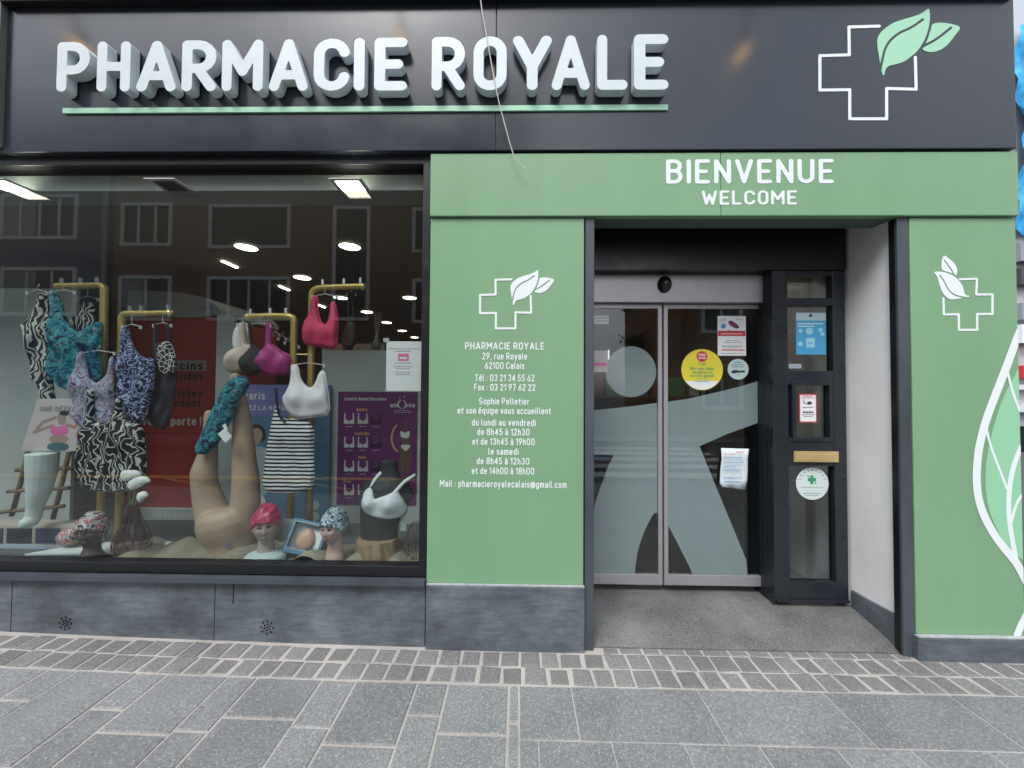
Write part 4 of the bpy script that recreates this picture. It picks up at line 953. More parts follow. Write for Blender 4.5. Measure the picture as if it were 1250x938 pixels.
# log
YL_ = .27; c = at(461, 688, YL_); s = sc(YL_); zt1 = at(461, 656, YL_).z
lg = MB().lathe(c.x, YL_, [(24 * s, ZP + .004), (25 * s, ZP + .02), (24 * s, zt1 - .01), (23.5 * s, zt1)], 40)
for i in range(len(lg.v)): v = Vector(lg.v[i]); k = 1 + .03 * math.sin(9 * math.atan2(v.y - YL_, v.x - c.x)) + .015 * math.sin(23 * math.atan2(v.y - YL_, v.x - c.x)); lg.v[i] = (c.x + (v.x - c.x) * k, YL_ + (v.y - YL_) * k, v.z)
single('wooden_log', lg, mat('log_bark', (.30, .21, .12), .9, var=.45, vscale=16, bump=.5, bscale=40, stretch=(2.5, 2.5, .4)), 'short bark covered log carrying the black bust', 'log', smooth=False)
# shelves deep in the shop
BOXC = [('white', (.6, .62, .62)), ('green', (.08, .3, .12)), ('orange', (.55, .2, .05)), ('blue', (.06, .18, .42)), ('brown', (.22, .12, .06)), ('red', (.42, .05, .05))]
BM = [(n, mat('box_' + n, c, .5)) for n, c in BOXC]; M_shelf = mat('dark_shelf_wood', (.13, .085, .055), .6, var=.2)
def shelf_unit(x0, x1, y, zs, label, place, seed):
    t = thing('shelf_unit', label, 'shelf', ((x0 + x1) / 2, y + .15, FL)); mb = MB().box(x0, x0 + .03, y, y + .35, FL, zs[-1] + .35).box(x1 - .03, x1, y, y + .35, FL, zs[-1] + .35); ob('upright', mb, M_shelf, t) if False else None
    ob('side_panel', MB().box(x0, x0 + .03, y, y + .35, FL, zs[-1] + .35), M_shelf, t); ob('side_panel', MB().box(x1 - .03, x1, y, y + .35, FL, zs[-1] + .35), M_shelf, t); ob('rear_panel', MB().box(x0 + .03, x1 - .03, y + .33, y + .35, FL, zs[-1] + .35), M_shelf, t)
    rs = random.Random(seed)
    for z in zs:
        ob('shelf_board', MB().box(x0 + .03, x1 - .03, y, y + .329, z, z + .025), M_shelf, t); x = x0 + .06
        while x < x1 - .16:
            w, h = rs.uniform(.09, .2), rs.uniform(.12, .24); n, m = rs.choice(BM); w = min(w, x1 - .05 - x)
            single('medicine_box', MB().box(x, x + w - .015, y + .03, y + .2, z + .026, z + .026 + h), m, 'small %s box on the %s' % (n, place), 'box', 'boxes on the shop shelves'); x += w + rs.uniform(.01, .06)
shelf_unit(.42, 2.0, 1.75, (.5, .85, 1.2, 1.55), 'dark wooden shelf unit of products seen through the sliding doors', 'shelves behind the sliding doors', 4)
shelf_unit(-3.4, -1.9, 3.6, (.9, 1.25, 1.6), 'dark wooden shelf unit of products behind the bra rail', 'shelves behind the bra rail', 9)
# ------------------------------------------------------------------ clothes rails
RY = .42
def rail(label, posts, arms, YR, tops):
    """posts: (x, y bottom); arms: pixel paths from the post top to the tip"""
    t = thing('clothes_rail', label, 'clothes rail', (at(posts[0], 640, YR).x, YR, ZP), 'golden tube rails in the window')
    r = 4.0 * sc(YR)
    for px, path in zip(posts, arms):
        p = chaikin(path, 3, False); pts = [at(a, b, YR) for a, b in p]; b = Vector((pts[0].x, YR, ZP + .004)); ob('tube', MB().tube([b] + pts, r, 12), M_gold, t, 0, True)
        e = pts[-1]; ob('end_cap', MB().ball(e, r * 1.05, r * 1.05, r * 1.05, 10, 8), M_brass, t, 0, True)
    for px, py in tops:
        p = at(px, py, YR); ob('stud', MB().tube([p, p + Vector((0, 0, r * 1.9))], r * .45, 8), M_steel, t)
    return t
ra = rail('golden tube rail of swimsuits at the left of the window', (119, 144), ([(125, 560), (127, 362), (127.5, 348), (110, 349), (71, 349.5)], [(147, 560), (148.5, 398), (149, 383), (165, 383.5), (207, 382.5)]), RY, ((75, 347), (98, 347), (118, 346), (158, 381), (172, 381), (205, 380)))
rb_ = rail('golden tube rail of bras in the middle of the window', (355, 378), ([(356, 560), (359, 400), (359, 387), (345, 386), (303, 387)], [(379, 560), (380.5, 372), (381, 354), (396, 351), (443, 350)]), RY, ((306, 385), (330, 384), (349, 384), (394, 349), (420, 348), (440, 347)))
p, q = at(359, 433, RY), at(380, 433, RY); ob('cross_bar', MB().tube([p, q], .006, 8), M_gold, rb_)
p, q = at(128, 480, RY), at(148, 481, RY); ob('cross_bar', MB().tube([p, q], .006, 8), M_gold, ra)

# ------------------------------------------------------------------ garments
M_zebra = ramp_mat('zebra_print', 'ShaderNodeTexWave', 10, [(0, (.012, .012, .016)), (.60, (.50, .51, .47))], Distortion=9, Detail=1.2, Detail_Scale=1.6, vec_noise=.12)
M_zebra2 = ramp_mat('brush_print', 'ShaderNodeTexWave', 8.5, [(0, (.012, .013, .018)), (.78, (.50, .51, .47))], Distortion=12, Detail=1.0, Detail_Scale=2.0, vec_noise=.2)
M_teal = ramp_mat('teal_print', 'ShaderNodeTexNoise', 14, [(0, (.008, .02, .05)), (.40, (.012, .085, .15)), (.48, (.02, .19, .26)), (.55, (.07, .32, .36)), (.61, (.015, .06, .10)), (.66, (.34, .46, .46))], Detail=3, Distortion=2.2)
M_pastel = ramp_mat('pastel_print', 'ShaderNodeTexNoise', 15, [(0, (.06, .05, .20)), (.38, (.30, .24, .40)), (.44, (.50, .47, .52)), (.50, (.20, .40, .46)), (.56, (.42, .08, .26)), (.62, (.05, .20, .20)), (.66, (.45, .40, .48))], Detail=2, Distortion=3)
M_bluefl = ramp_mat('blue_leaf_print', 'ShaderNodeTexNoise', 13, [(0, (.012, .014, .035)), (.47, (.03, .10, .42)), (.50, (.45, .52, .62)), (.55, (.03, .10, .42)), (.58, (.012, .014, .03))], Detail=2, Distortion=2.5)
M_net = ramp_mat('navy_net_print', 'ShaderNodeTexVoronoi', 34, [(0, (.55, .57, .57)), (.07, (.010, .012, .022))], feature='DISTANCE_TO_EDGE', out='Distance')
M_stripe = ramp_mat('navy_stripe', 'ShaderNodeTexWave', 11.7, [(0, (.015, .018, .035)), (.47, (.66, .68, .68))], bands_direction='Z', Distortion=.12)
M_navyc = mat('navy_cloth', (.010, .013, .028), .75, bump=.15, bscale=300); M_blackc = mat('black_cloth', (.010, .010, .013), .75, bump=.15, bscale=300)
M_beige = mat('beige_satin', (.50, .42, .36), .5, bump=.1, bscale=200); M_magenta = mat('magenta_satin', (.30, .018, .16), .5, bump=.15, bscale=200)
M_pinkc = mat('raspberry_cloth', (.52, .028, .10), .7, var=.08, vscale=20, bump=.1, bscale=400); M_whitec = mat('white_cloth', (.70, .68, .72), .7, var=.05, bump=.15, bscale=200)
M_whitel = mat('white_lace', (.66, .72, .76), .65, var=.12, vscale=60, bump=.4, bscale=150); M_clip = mat('clear_plastic', (.5, .54, .55), .2)
def garment(name, label, cat, outlines, Y, m, th=.028, straps=(), bumps=(), holes=(), group=None, cell=2.0, wr=.006, n=2, seed=0, yfn=None, soft=.022, trims=(), edge=None):
    s = sc(Y); cs = [chaikin(o, n) for o in outlines]; pol = [P(c, Y) for c in cs]; stp = [(P(chaikin(p, 2, False), Y), r * s) for p, r in straps]; hol = [P(chaikin(h, n), Y) for h in holes]
    def fn(Q):
        d = np.min([d_poly(Q, p) for p in pol] + [d_stroke(Q, p, r) for p, r in stp], 0)
        for h in hol: d = np.maximum(d, -d_poly(Q, h))
        return d
    ext = [p for c in cs for p in c] + [p for q, r in straps for p in q]; e = P(ext, Y); pad = 3 * s
    V, D, F = march(fn, min(a for a, b in e) - pad, max(a for a, b in e) + pad, min(b for a, b in e) - pad, max(b for a, b in e) + pad, cell * s)
    rg_ = random.Random(seed + len(V)); ph = [rg_.uniform(0, 6.28) for _ in range(6)]; bp = [(at(x, y, Y), r * s, a_) for x, y, r, a_ in bumps]
    mb = MB(); nV = len(V); cnt = {(a, b) for f in F for a, b in zip(f, f[1:] + f[:1])}; rim = {q for a, b in cnt if (b, a) not in cnt for q in (a, b)}
    bi = {}
    for i, ((x, z), d) in enumerate(zip(V, D)):
        f = math.sqrt(max(0, 1 - (1 - min(1, -d / soft)) ** 2)) if d < 0 else 0
        w = wr * (1.5 * (abs(math.sin(24 * x + 2.2 * math.sin(7 * z + ph[0]) + ph[1])) - .6) + .7 * math.sin(66 * x - 14 * z + ph[2]) + .6 * math.sin(26 * z + 30 * x + ph[3])) * min(1, -d / .02 if d < 0 else 0)
        b = sum(a_ * math.exp(-((x - c.x) ** 2 + (z - c.z) ** 2) / r ** 2) for c, r, a_ in bp)
        y0 = Y + (yfn(x, z) if yfn else 0); mb.v.append((x, y0 - th * f - w - b, z)); bi[i] = (x, y0 + th * .45 * f - w * .6 + (0 if yfn is None else .012 * f) - b * .8, z)
    idx = {}
    for i in range(nV):
        if i in rim: idx[i] = i
        else: idx[i] = len(mb.v); mb.v.append(bi[i])
    mb.f = list(F) + [tuple(idx[q] for q in f[::-1]) for f in F]
    if edge:
        ex = chaikin(outlines[0], n); trims = list(trims) + [('edge_binding', ex + ex[:1], edge[1], edge[0])]
    if not trims: return single(name, mb, m, label, cat, group, smooth=True)
    c = at(sum(p[0] for p in outlines[0]) / len(outlines[0]), max(p[1] for p in outlines[0]), Y); t = thing(name, label, cat, c, group); ob('body', mb, m, t, 0, True)
    for nm, pts, r, mm in trims:
        q = [at(x, y, Y) + Vector((0, (-th - .012 if nm != 'edge_binding' else -.002) + (yfn(at(x, y, Y).x, at(x, y, Y).z) if yfn else 0), 0)) for x, y in (chaikin(pts, 2, False) if nm != 'edge_binding' else pts)]; ob(nm, MB().tube(q, r * s, 6), mm, t, 0, True)
    return t
GS = 'swimwear on the left rail'; GB = 'underwear on the middle rail'
def hanger(px0, px1, py, pyhook, Y, label, group, pxh=None):
    xm_ = pxh or (px0 + px1) / 2; a, b, c, h = at(px0, py, Y), at(px1, py, Y), at(xm_, py - 3, Y), at(xm_, pyhook, Y)
    mb = MB().tube([a, c, b], .0035, 6).tube([c, h, h + Vector((.012, -.004, .010)), h + Vector((.022, -.004, -.006))], .002, 5)
    for p in (a, b): mb.box(p.x - .008, p.x + .008, p.y - .006, p.y + .006, p.z - .018, p.z + .006)
    single('clothes_hanger', mb, M_clip, label, 'hanger', group)
HG = 'clear hangers on the rails'
garment('swimsuit', 'zebra striped swimsuit hanging outermost at the left end of the left rail', 'swimsuit', [[(49, 358), (57, 358), (61, 375), (66, 388), (66, 420), (66, 455), (64, 475), (69, 490), (78, 505), (72, 510), (60, 498), (50, 472), (40, 460), (39, 440), (36, 412), (30, 400), (34, 393), (42, 385), (46, 372)]], RY - .02, M_zebra, 0.031, bumps=((45, 410, 14, .03),), group=GS, wr=.010)
garment('swimsuit', 'black and white zebra swimsuit hanging behind the teal one', 'swimsuit', [[(101, 368), (111, 366), (117, 380), (120, 400), (112, 410), (96, 406), (84, 396), (94, 386), (99, 378)]], RY + .08, M_zebra, 0.025, group=GS, wr=.010)
garment('swimsuit', 'teal patterned swimsuit hanging between two zebra ones', 'swimsuit', [[(65, 357), (71, 356), (77, 375), (82, 392), (93, 406), (106, 404), (117, 394), (125, 392), (126, 410), (125, 440), (126, 462), (114, 474), (96, 480), (80, 476), (68, 466), (60, 452), (62, 425), (63, 400)]], RY - .05, M_teal, 0.034, bumps=((78, 420, 12, .03), (108, 418, 12, .025)), group=GS, wr=.012)
garment('tank_top', 'pastel tropical print tank top hanging in front of the gold post', 'top', [[(98, 430), (104, 428), (106, 448), (110, 464), (120, 469), (130, 462), (135, 445), (137, 432), (140, 440), (139, 470), (142, 500), (140, 520), (120, 526), (97, 522), (92, 498), (87, 472), (94, 455)]], RY - .10, M_pastel, 0.028, bumps=((98, 470, 10, .025), (130, 478, 9, .02)), group=GS, wr=.010)
garment('tankini_top', 'long black tank top with white brush strokes hanging lowest on the left rail', 'top', [[(106, 512), (112, 503), (116, 512), (124, 517), (136, 516), (142, 500), (146, 493), (150, 506), (160, 515), (177, 520), (179, 560), (179, 597), (150, 601), (120, 600), (97, 594), (95, 560), (97, 530)]], RY - .14, M_zebra2, 0.031, straps=(([(112, 478), (113, 508)], 3), ([(146, 488), (146, 502)], 3)), bumps=((112, 532, 14, .02), (156, 535, 14, .02)), group=GS, wr=.009)
garment('swimsuit', 'black swimsuit with blue and white leaves on the short arm of the left rail', 'swimsuit', [[(151, 399), (158, 399), (161, 420), (169, 432), (180, 439), (188, 436), (191, 452), (186, 480), (179, 514), (168, 521), (155, 516), (147, 496), (144, 470), (148, 440), (150, 420)]], RY - .06, M_bluefl, 0.031, bumps=((156, 445, 12, .03),), group=GS, wr=.011)
garment('swimsuit', 'navy swimsuit with a white net print on its bust at the rail tip', 'swimsuit', [[(188, 425), (192, 418), (197, 425), (205, 420), (211, 425), (216, 436), (215, 470), (209, 500), (203, 526), (190, 521), (179, 510), (181, 480), (186, 450)]], RY - .02, M_navyc, 0.017, edge=(M_navyc, .9), straps=(([(190, 397), (190, 425)], 2.4), ([(206, 397), (207, 425)], 2.4)), group=GS, wr=.010)
garment('net_bust', 'white net printed bust panel of the navy swimsuit at the rail tip', 'top', [[(192, 424), (198, 418), (206, 416), (212, 424), (216, 438), (215, 455), (203, 460), (193, 450)]], RY - .062, M_net, .02, group=GS, wr=.003)
for px0, px1, py, h, Y, lab in ((34, 58, 357, 349, RY - .02, 'of the outermost zebra swimsuit'), (62, 92, 357, 349, RY - .05, 'of the teal swimsuit'), (94, 120, 365, 349, RY + .06, 'of the zebra swimsuit behind the teal one'), (100, 140, 431, 424, RY - .10, 'of the pastel tank top'), (150, 172, 399, 384, RY - .06, 'of the blue leaf swimsuit'), (188, 209, 397, 384, RY - .02, 'of the navy net swimsuit')):
    hanger(px0, px1, py, h, Y, 'clear hanger ' + lab, HG)
# middle rail
garment('bra', 'beige moulded bra hanging at the outer tip of the bra rail', 'bra', [[(293, 424), (302, 420), (312, 424), (319, 436), (314, 448), (298, 452), (288, 456), (278, 453), (274, 444), (279, 432), (286, 426)]], RY - .06, M_beige, 0.030, edge=(M_beige, .9), straps=(([(296, 398), (299, 424)], 4),), bumps=((287, 438, 11, .035),), group=GB, wr=.003)
garment('bra', 'cream bra with wide straps hanging behind the beige and black bras', 'bra', [[(286, 398), (304, 397), (306, 418), (302, 434), (284, 428)]], RY + .0, M_whitec, 0.018, edge=(M_whitec, .9), group=GB)
garment('bra', 'black bra hanging between the beige and the magenta bra', 'bra', [[(308, 421), (316, 426), (322, 438), (320, 452), (312, 459), (300, 458), (294, 450), (292, 440), (300, 432)]], RY - .09, M_blackc, 0.027, edge=(M_blackc, .9), straps=(([(305, 397), (308, 424)], 1.8),), bumps=((304, 444, 10, .03),), group=GB, wr=.004)
garment('bra', 'magenta bra hanging inside the bend of the bra rail', 'bra', [[(327, 420), (334, 421), (344, 430), (352, 432), (356, 440), (354, 457), (345, 457), (335, 459), (325, 456), (315, 452), (310, 434), (320, 428)]], RY - .07, M_magenta, 0.027, edge=(M_magenta, .9), straps=(([(329, 397), (328, 424)], 4),), bumps=((322, 440, 10, .03), (343, 445, 10, .02)), group=GB, wr=.005)
garment('sports_bra', 'raspberry pink sports bra hanging on the high arm of the bra rail', 'bra', [[(381, 362), (388, 361), (388, 380), (392, 394), (398, 398), (403, 388), (404, 370), (409, 367), (413, 392), (412, 410), (411, 427), (396, 424), (382, 422), (370, 419), (370, 396), (378, 384)]], RY - .04, M_pinkc, 0.024, edge=(M_pinkc, .9), bumps=((382, 403, 11, .025), (402, 406, 10, .025)), group=GB, wr=.003, n=1)
garment('bra', 'white seamless bra hanging lowest in front of the right gold post', 'bra', [[(356, 446), (364, 446), (366, 462), (373, 472), (380, 475), (386, 468), (390, 455), (396, 452), (400, 475), (404, 506), (385, 509), (366, 511), (353, 505), (344, 487), (352, 476), (356, 462)]], RY - .12, M_whitec, 0.021, edge=(M_whitec, .9), bumps=((362, 486, 12, .035), (389, 487, 11, .035)), group=GB, wr=.003, n=1)
garment('striped_top', 'navy and white striped tank top hanging below the white bra', 'top', [[(339, 492), (342, 507), (350, 514), (360, 510), (376, 514), (384, 526), (382, 545), (384, 595), (369, 600), (344, 602), (320, 599), (325, 560), (330, 527), (335, 505)]], RY - .10, M_stripe, 0.017, edge=(M_stripe, .9), straps=(), bumps=((345, 530, 13, .02), (370, 532, 12, .02)), group=GB, wr=.004, n=1, trims=(('strap', [(340, 474), (341, 492), (344, 508), (351, 515)], 1.8, M_navyc),))
garment('black_top', 'black strappy top hanging alone at the tip of the high arm', 'top', [[(424, 395), (430, 392), (436, 396), (436, 425), (416, 424), (418, 405)]], RY + .05, M_blackc, .03, straps=(([(426, 358), (426, 396)], 1.6), ([(432, 358), (431, 396)], 1.6)), group=GB)
for px0, px1, py, h, Y, lab in ((290, 302, 396, 388, RY - .06, 'of the beige bra'), (304, 330, 397, 388, RY - .08, 'of the black and magenta bras'), (382, 411, 362, 351, RY - .04, 'of the raspberry sports bra'), (357, 396, 446, 434, RY - .12, 'of the white bra'), (424, 434, 359, 351, RY + .05, 'of the black strappy top')):
    hanger(px0, px1, py, h, Y, 'clear hanger ' + lab, HG)
for k in range(4):
    px = 332 + k * 8; hanger(px, px + 9, 408 + k * 5, 402 + k * 5, RY + .1, 'empty clear hanger inside the bend of the bra rail', HG)

# ------------------------------------------------------------------ mannequins
M_tan = mat('tan_hosiery', (.40, .295, .215), .55, var=.06, vscale=9); M_skin1 = mat('mannequin_grey_beige', (.38, .31, .27), .5); M_skin2 = mat('mannequin_pink', (.56, .38, .34), .45); M_skin3 = mat('mannequin_brown', (.075, .058, .05), .5)
M_leg = mat('white_stocking', (.60, .69, .67), .6)
def remesh(o, vox, it=6):
    r = o.modifiers.new('remesh', 'REMESH'); r.mode = 'VOXEL'; r.voxel_size = vox; r.use_smooth_shade = True
    s_ = o.modifiers.new('smooth', 'SMOOTH'); s_.iterations = it; s_.factor = .5
def limb(mb, path, Y, n=16):
    """path: (px, py, half width px, depth factor, y offset)"""
    pts = [at(x, y, Y + o) for x, y, w, f, o in path]; mb.tube(pts, [(w * sc(Y) * f, w * sc(Y)) if False else w * sc(Y) for x, y, w, f, o in path], n)
YM = .34; lm = MB()
limb(lm, [(285, 690, 24, 1, 0), (285, 670, 25, 1, 0), (284, 660, 26, 1, 0), (281, 648, 31, 1, 0), (279, 637, 33, 1, 0), (277, 627, 31, 1, 0), (276, 620, 25, 1, 0)], YM, 24)
limb(lm, [(268, 660, 15, 1, 0), (263, 640, 19, 1, 0), (255, 612, 16.5, 1, 0), (250, 592, 14, 1, -.02), (249, 577, 14, 1, -.03), (252, 564, 12, 1, -.02), (255, 549, 9.5, 1, 0), (257, 535, 8.5, 1, .01), (257, 520, 7.5, 1, .02), (256, 508, 6.5, 1, .02), (256, 501, 4.5, 1, .02)], YM)
limb(lm, [(292, 660, 15, 1, 0), (297, 640, 18, 1, 0), (300, 612, 15.8, 1, 0), (300, 585, 14.8, 1, 0), (298, 560, 13, 1, 0), (297, 540, 12, 1, 0), (296, 515, 10, 1, 0), (294, 495, 8.5, 1, 0), (291, 477, 7, 1, 0), (288, 464, 6.5, 1, -.02), (286, 456, 5, 1, -.03)], YM)
o = ob('hosiery_mannequin', lm, M_tan, None, 0, True); tag(o, 'pair of tan mannequin legs standing upside down with a scarf round one foot', 'mannequin'); remesh(o, .008, 14); based(o)
sf = garment('scarf', 'teal and grey printed scarf knotted round the raised foot of the tan legs', 'scarf', [[(299, 458), (305, 464), (304, 474), (298, 483), (293, 486), (287, 502), (279, 522), (267, 541), (257, 551), (249, 556), (241, 553), (240, 544), (248, 531), (255, 513), (264, 495), (271, 479), (280, 466), (290, 459)]], YM - .10, M_teal, .04, bumps=((293, 472, 9, .02),), wr=.009, seed=4)
tg = MB().prism(P([(266, 530), (275, 541), (283, 533), (274, 523)], YM - .16), YM - .16, YM - .157).prism(P([(271, 520), (276, 526), (278, 524), (275, 517)], YM - .158), YM - .158, YM - .155)
single('paper_tag', tg, M_paper, 'white paper tag hanging from the teal scarf', 'tag')
single('name_plate', bar_px(267, 664, 281, 670, YM - .135, .004), mat('mauve_plate', (.20, .15, .24), .5), 'small mauve plate standing at the waist of the tan legs', 'plate')
# white leg with its ring
lw = MB(); limb(lw, [(52, 553, 14.5, 1, 0), (51, 575, 14, 1, 0), (47.5, 600, 11, 1, 0), (42.5, 620, 7.6, 1, 0), (41, 630, 7.6, 1, 0), (37, 637, 8, 1, -.015), (29, 640, 6.5, 1, -.04), (22.5, 641, 4, 1, -.06)], .28)
o = ob('stocking_form', lw, M_leg, None, 0, True); tag(o, 'single white stocking leg form with its toes pointing left', 'mannequin leg'); remesh(o, .006, 4); based(o)
# tilted card "une defer" on the leg
YU = .30; uc = thing('fitness_card', 'leaning pale card printed with a flexing woman in a pink bra top', 'card', at(60, 551, YU))
ob('card_sheet', MB().prism(P([(46, 487), (104, 487), (100, 551), (25, 550.5)], YU), YU, YU + .022), mat('card_pale_pink', (.56, .50, .50), .6), uc, .002); YUf = YU - .0004
ob('lettering', text_px('UNE DÉFER', 71, 499.5, 6.5, YUf, 46, r=.1, q=1.6), M_greyi, uc)
blob(uc, [(60, 540), (85, 541), (83, 551), (56, 550)], YUf, mat('printed_teal', (.06, .14, .16), .6), cell=.5); blob(uc, [(61, 531), (83, 531), (84, 541), (60, 541)], YUf, M_skinp)
blob(uc, [(62, 519), (68, 521), (76, 521), (82, 518), (84, 531), (61, 532)], YUf - .001, M_pink); blob(uc, [(70, 505), (80, 505), (81, 513), (77, 520), (71, 518)], YUf - .0005, M_skinp); blob(uc, [(71, 505), (76, 501), (85, 502), (84, 507), (77, 508)], YUf - .0012, M_hair)
for pts in ([(64, 520), (52, 524), (42, 528), (52, 516), (68, 510)], [(82, 519), (92, 522), (96, 514), (86, 508)]):
    q = P(pts, YUf); ob('printed_figure', shape_px(lambda Q: d_stroke(Q, q, 2.0 * sc(YUf)), pts, YUf, .6, .0006), M_skinp, uc)

def head(label, px, py_chin, py_top, Y, yaw, skin, cap, lips, glum=False, pedestal=None):
    """a display head with its neck; the face looks towards the street, then turns by yaw"""
    zc = at(px, py_chin, Y).z; zt = at(px, py_top, Y).z; H = (zt - zc); k = H / .235; c = at(px, (py_chin + py_top) / 2, Y); c.z = zc + H * .47
    t = thing('turban_mannequin', label, 'mannequin head', (c.x, Y, ZP + .016))
    def f(d, p):
        z = d.z; fx = d.x; front = max(0, -d.y)
        tap = 1 - .34 * max(0, -z) ** 1.6; p = Vector((p.x * tap, p.y * (1 - .12 * max(0, -z)), p.z))
        def g_(x0, z0, sx, sz): return math.exp(-((fx - x0) / sx) ** 2 - ((z - z0) / sz) ** 2) * front
        p.y -= k * (.024 * g_(0, -.20, .10, .10) + .014 * g_(0, -.02, .07, .22) + .010 * g_(0, -.52, .20, .07) + .012 * g_(0, -.80, .25, .14) + .006 * (g_(.5, -.22, .22, .2) + g_(-.5, -.22, .22, .2)))
        p.y += k * (.013 * (g_(.34, .06, .2, .12) + g_(-.34, .06, .2, .12)) + .006 * g_(0, -.40, .2, .05))
        return p
    rx, ry, rz = .076 * k, .094 * k, .118 * k
    hd = MB().ball(c, rx, ry, rz, 48, 40, f)
    hd.tube([(c.x, c.y + .02 * k, c.z - .05 * k), (c.x, c.y + .022 * k, c.z - .13 * k), (c.x, c.y + .02 * k, min(ZP + .05, c.z - .16 * k)), (c.x, c.y + .015 * k, ZP + .014)], [.050 * k, .047 * k, .056 * k, .085 * k], 20)
    for s in (-1, 1): hd.ball((c.x + s * rx * .98, c.y + .012 * k, c.z - .012 * k), .010 * k, .02 * k, .03 * k, 10, 8)
    ob('head', hd, skin, t, 0, True)
    def on_face(u, v, off=.0):
        d = Vector((u, -math.sqrt(max(0, 1 - u * u - v * v)), v)); p = f(d, Vector((d.x * rx, d.y * ry, d.z * rz))); return c + p + Vector((0, -off, 0))
    for s in (-1, 1):
        e = on_face(s * .34, .05, -.004 * k); ob('eye', MB().ball(e, .014 * k, .0095 * k, .0085 * k, 12, 8), M_eyew if not glum else skin, t, 0, True)
        ob('iris', MB().ball(e + Vector((-.001, -.007 * k, 0)), .0065 * k, .0042 * k, .0072 * k, 10, 8), M_iris, t, 0, True)
        ob('eyelid', MB().tube([on_face(s * .52, .06, .003 * k), on_face(s * .35, .125, .006 * k), on_face(s * .17, .07, .003 * k)], .0030 * k, 6), M_iris, t, 0, True)
        ob('eyebrow', MB().tube([on_face(s * .58, .20, .002), on_face(s * .38, .275, .003), on_face(s * .15, .215, .002)], [.002 * k, .0034 * k, .003 * k], 6), M_brow, t, 0, True)
    ob('lips', MB().tube([on_face(-.24, -.52, .001), on_face(-.1, -.495, .003), on_face(0, -.51, .003), on_face(.1, -.495, .003), on_face(.24, -.52, .001)], [.002 * k, .0055 * k, .005 * k, .0055 * k, .002 * k], 8).tube([on_face(-.2, -.53, .001), on_face(0, -.575, .003), on_face(.2, -.53, .001)], [.002 * k, .006 * k, .002 * k], 8), lips, t, 0, True)
    def tf(d, p):
        wr_ = .004 * k * (math.sin(9 * d.x + 7 * d.z + 3 * math.sin(5 * d.z)) + .7 * math.sin(17 * d.z - 8 * d.x + 2 * d.y)); lim = -.30 + .55 * max(0, -d.y) ** 1.3
        if d.z < lim: p = Vector((p.x, p.y, p.z)) ; h = lim; s = math.sqrt(max(.02, 1 - h * h) / max(.02, 1 - d.z * d.z)) * .92 if d.z > -.98 else 0; p = Vector((d.x * rx * 1.08 * s, d.y * ry * 1.06 * s, rz * 1.12 * (h + .02 * d.z))); return p
        return p * (1 + .02) + d * wr_ + Vector((0, .018 * k * max(0, d.y), 0))
    cp = MB().ball(c + Vector((0, .004 * k, .006 * k)), rx * 1.12, ry * 1.14, rz * 1.10, 56, 40, tf); ob('turban', cp, cap, t, 0, True)
    if pedestal: ob('neck_base', MB().lathe(c.x, c.y, [(.12 * k, ZP + .002), (.12 * k, ZP + .045), (.105 * k, ZP + .062), (.07 * k, ZP + .075)], 28), pedestal, t, 0, True)
    t.rotation_euler.z = R(yaw); return t
M_eyew = mat('eye_white', (.5, .5, .48), .3); M_iris = mat('eye_dark', (.03, .022, .02), .3); M_brow = mat('brow_brown', (.09, .055, .04), .6)
M_lip1 = mat('lips_mauve', (.26, .13, .12), .45); M_lip2 = mat('lips_red', (.42, .03, .05), .4); M_lip3 = mat('lips_brown', (.09, .055, .05), .5)
M_turb1 = mat('raspberry_satin', (.42, .025, .10), .28, spec=.7, bump=.3, bscale=22); M_turb2 = ramp_mat('blue_white_print', 'ShaderNodeTexNoise', 22, [(0, (.02, .03, .06)), (.42, (.12, .22, .32)), (.52, (.55, .62, .65))], Detail=3, Distortion=3)
M_turb3 = ramp_mat('red_white_print', 'ShaderNodeTexNoise', 11, [(0, (.04, .05, .08)), (.42, (.55, .55, .52)), (.52, (.50, .06, .07)), (.62, (.45, .47, .48)), (.68, (.06, .08, .14))], Detail=2, Distortion=3)
M_base = mat('pale_blue_base', (.50, .62, .62), .5)
head('display head with a shiny raspberry turban beside the blue box', 325, 662, 617, .18, 26, M_skin1, M_turb1, M_lip1, False, M_base)
head('pink display head with a blue and white turban beside the log', 407, 663, 622, .18, -8, M_skin2, M_turb2, M_lip2)
head('dark display head with a red and white printed turban at the left end', 111, 667, 627, .18, 24, M_skin3, M_turb3, M_lip3, True)
# second patterned turban lying behind the dark head
tb = MB().ball(at(88, 655, .36), .085, .07, .06, 24, 16, lambda d, p: p * (1 + .05 * math.sin(9 * d.x + 11 * d.z)))
single('turban', tb, M_turb3, 'folded patterned turban lying behind the dark display head', 'turban', smooth=True)
# black bust with white bra
YB_ = .28; s = sc(YB_); bm = MB()
limb(bm, [(463, 660, 22, 1, 0), (463, 640, 23, 1, 0), (466, 622, 27, 1, 0), (470, 608, 31, 1, 0), (473, 597, 31, 1, 0), (475, 589, 24, 1, 0), (475, 582, 14, 1, 0), (475, 574, 10.5, 1, 0), (475, 562, 10, 1, 0)], YB_, 24)
for v in range(len(bm.v)): p = bm.v[v]; bm.v[v] = (p[0], YB_ + (p[1] - YB_) * .62, p[2])
for a, b in (((458, 596), (447, 606)), ((490, 596), (502, 610))): bm.tube([at(*a, YB_), at(*b, YB_ + .01)], [.062, .042], 14)
for px, py in ((453, 612), (480, 614)): bm.ball(at(px, py, YB_ - .075), 13 * s, .04, 12 * s, 16, 12)
o = ob('display_bust', bm, mat('black_bust_velvet', (.018, .024, .028), .65), None, 0, True); tag(o, 'headless black bust wearing a white lace bra on the log', 'mannequin bust'); remesh(o, .007, 8); based(o)
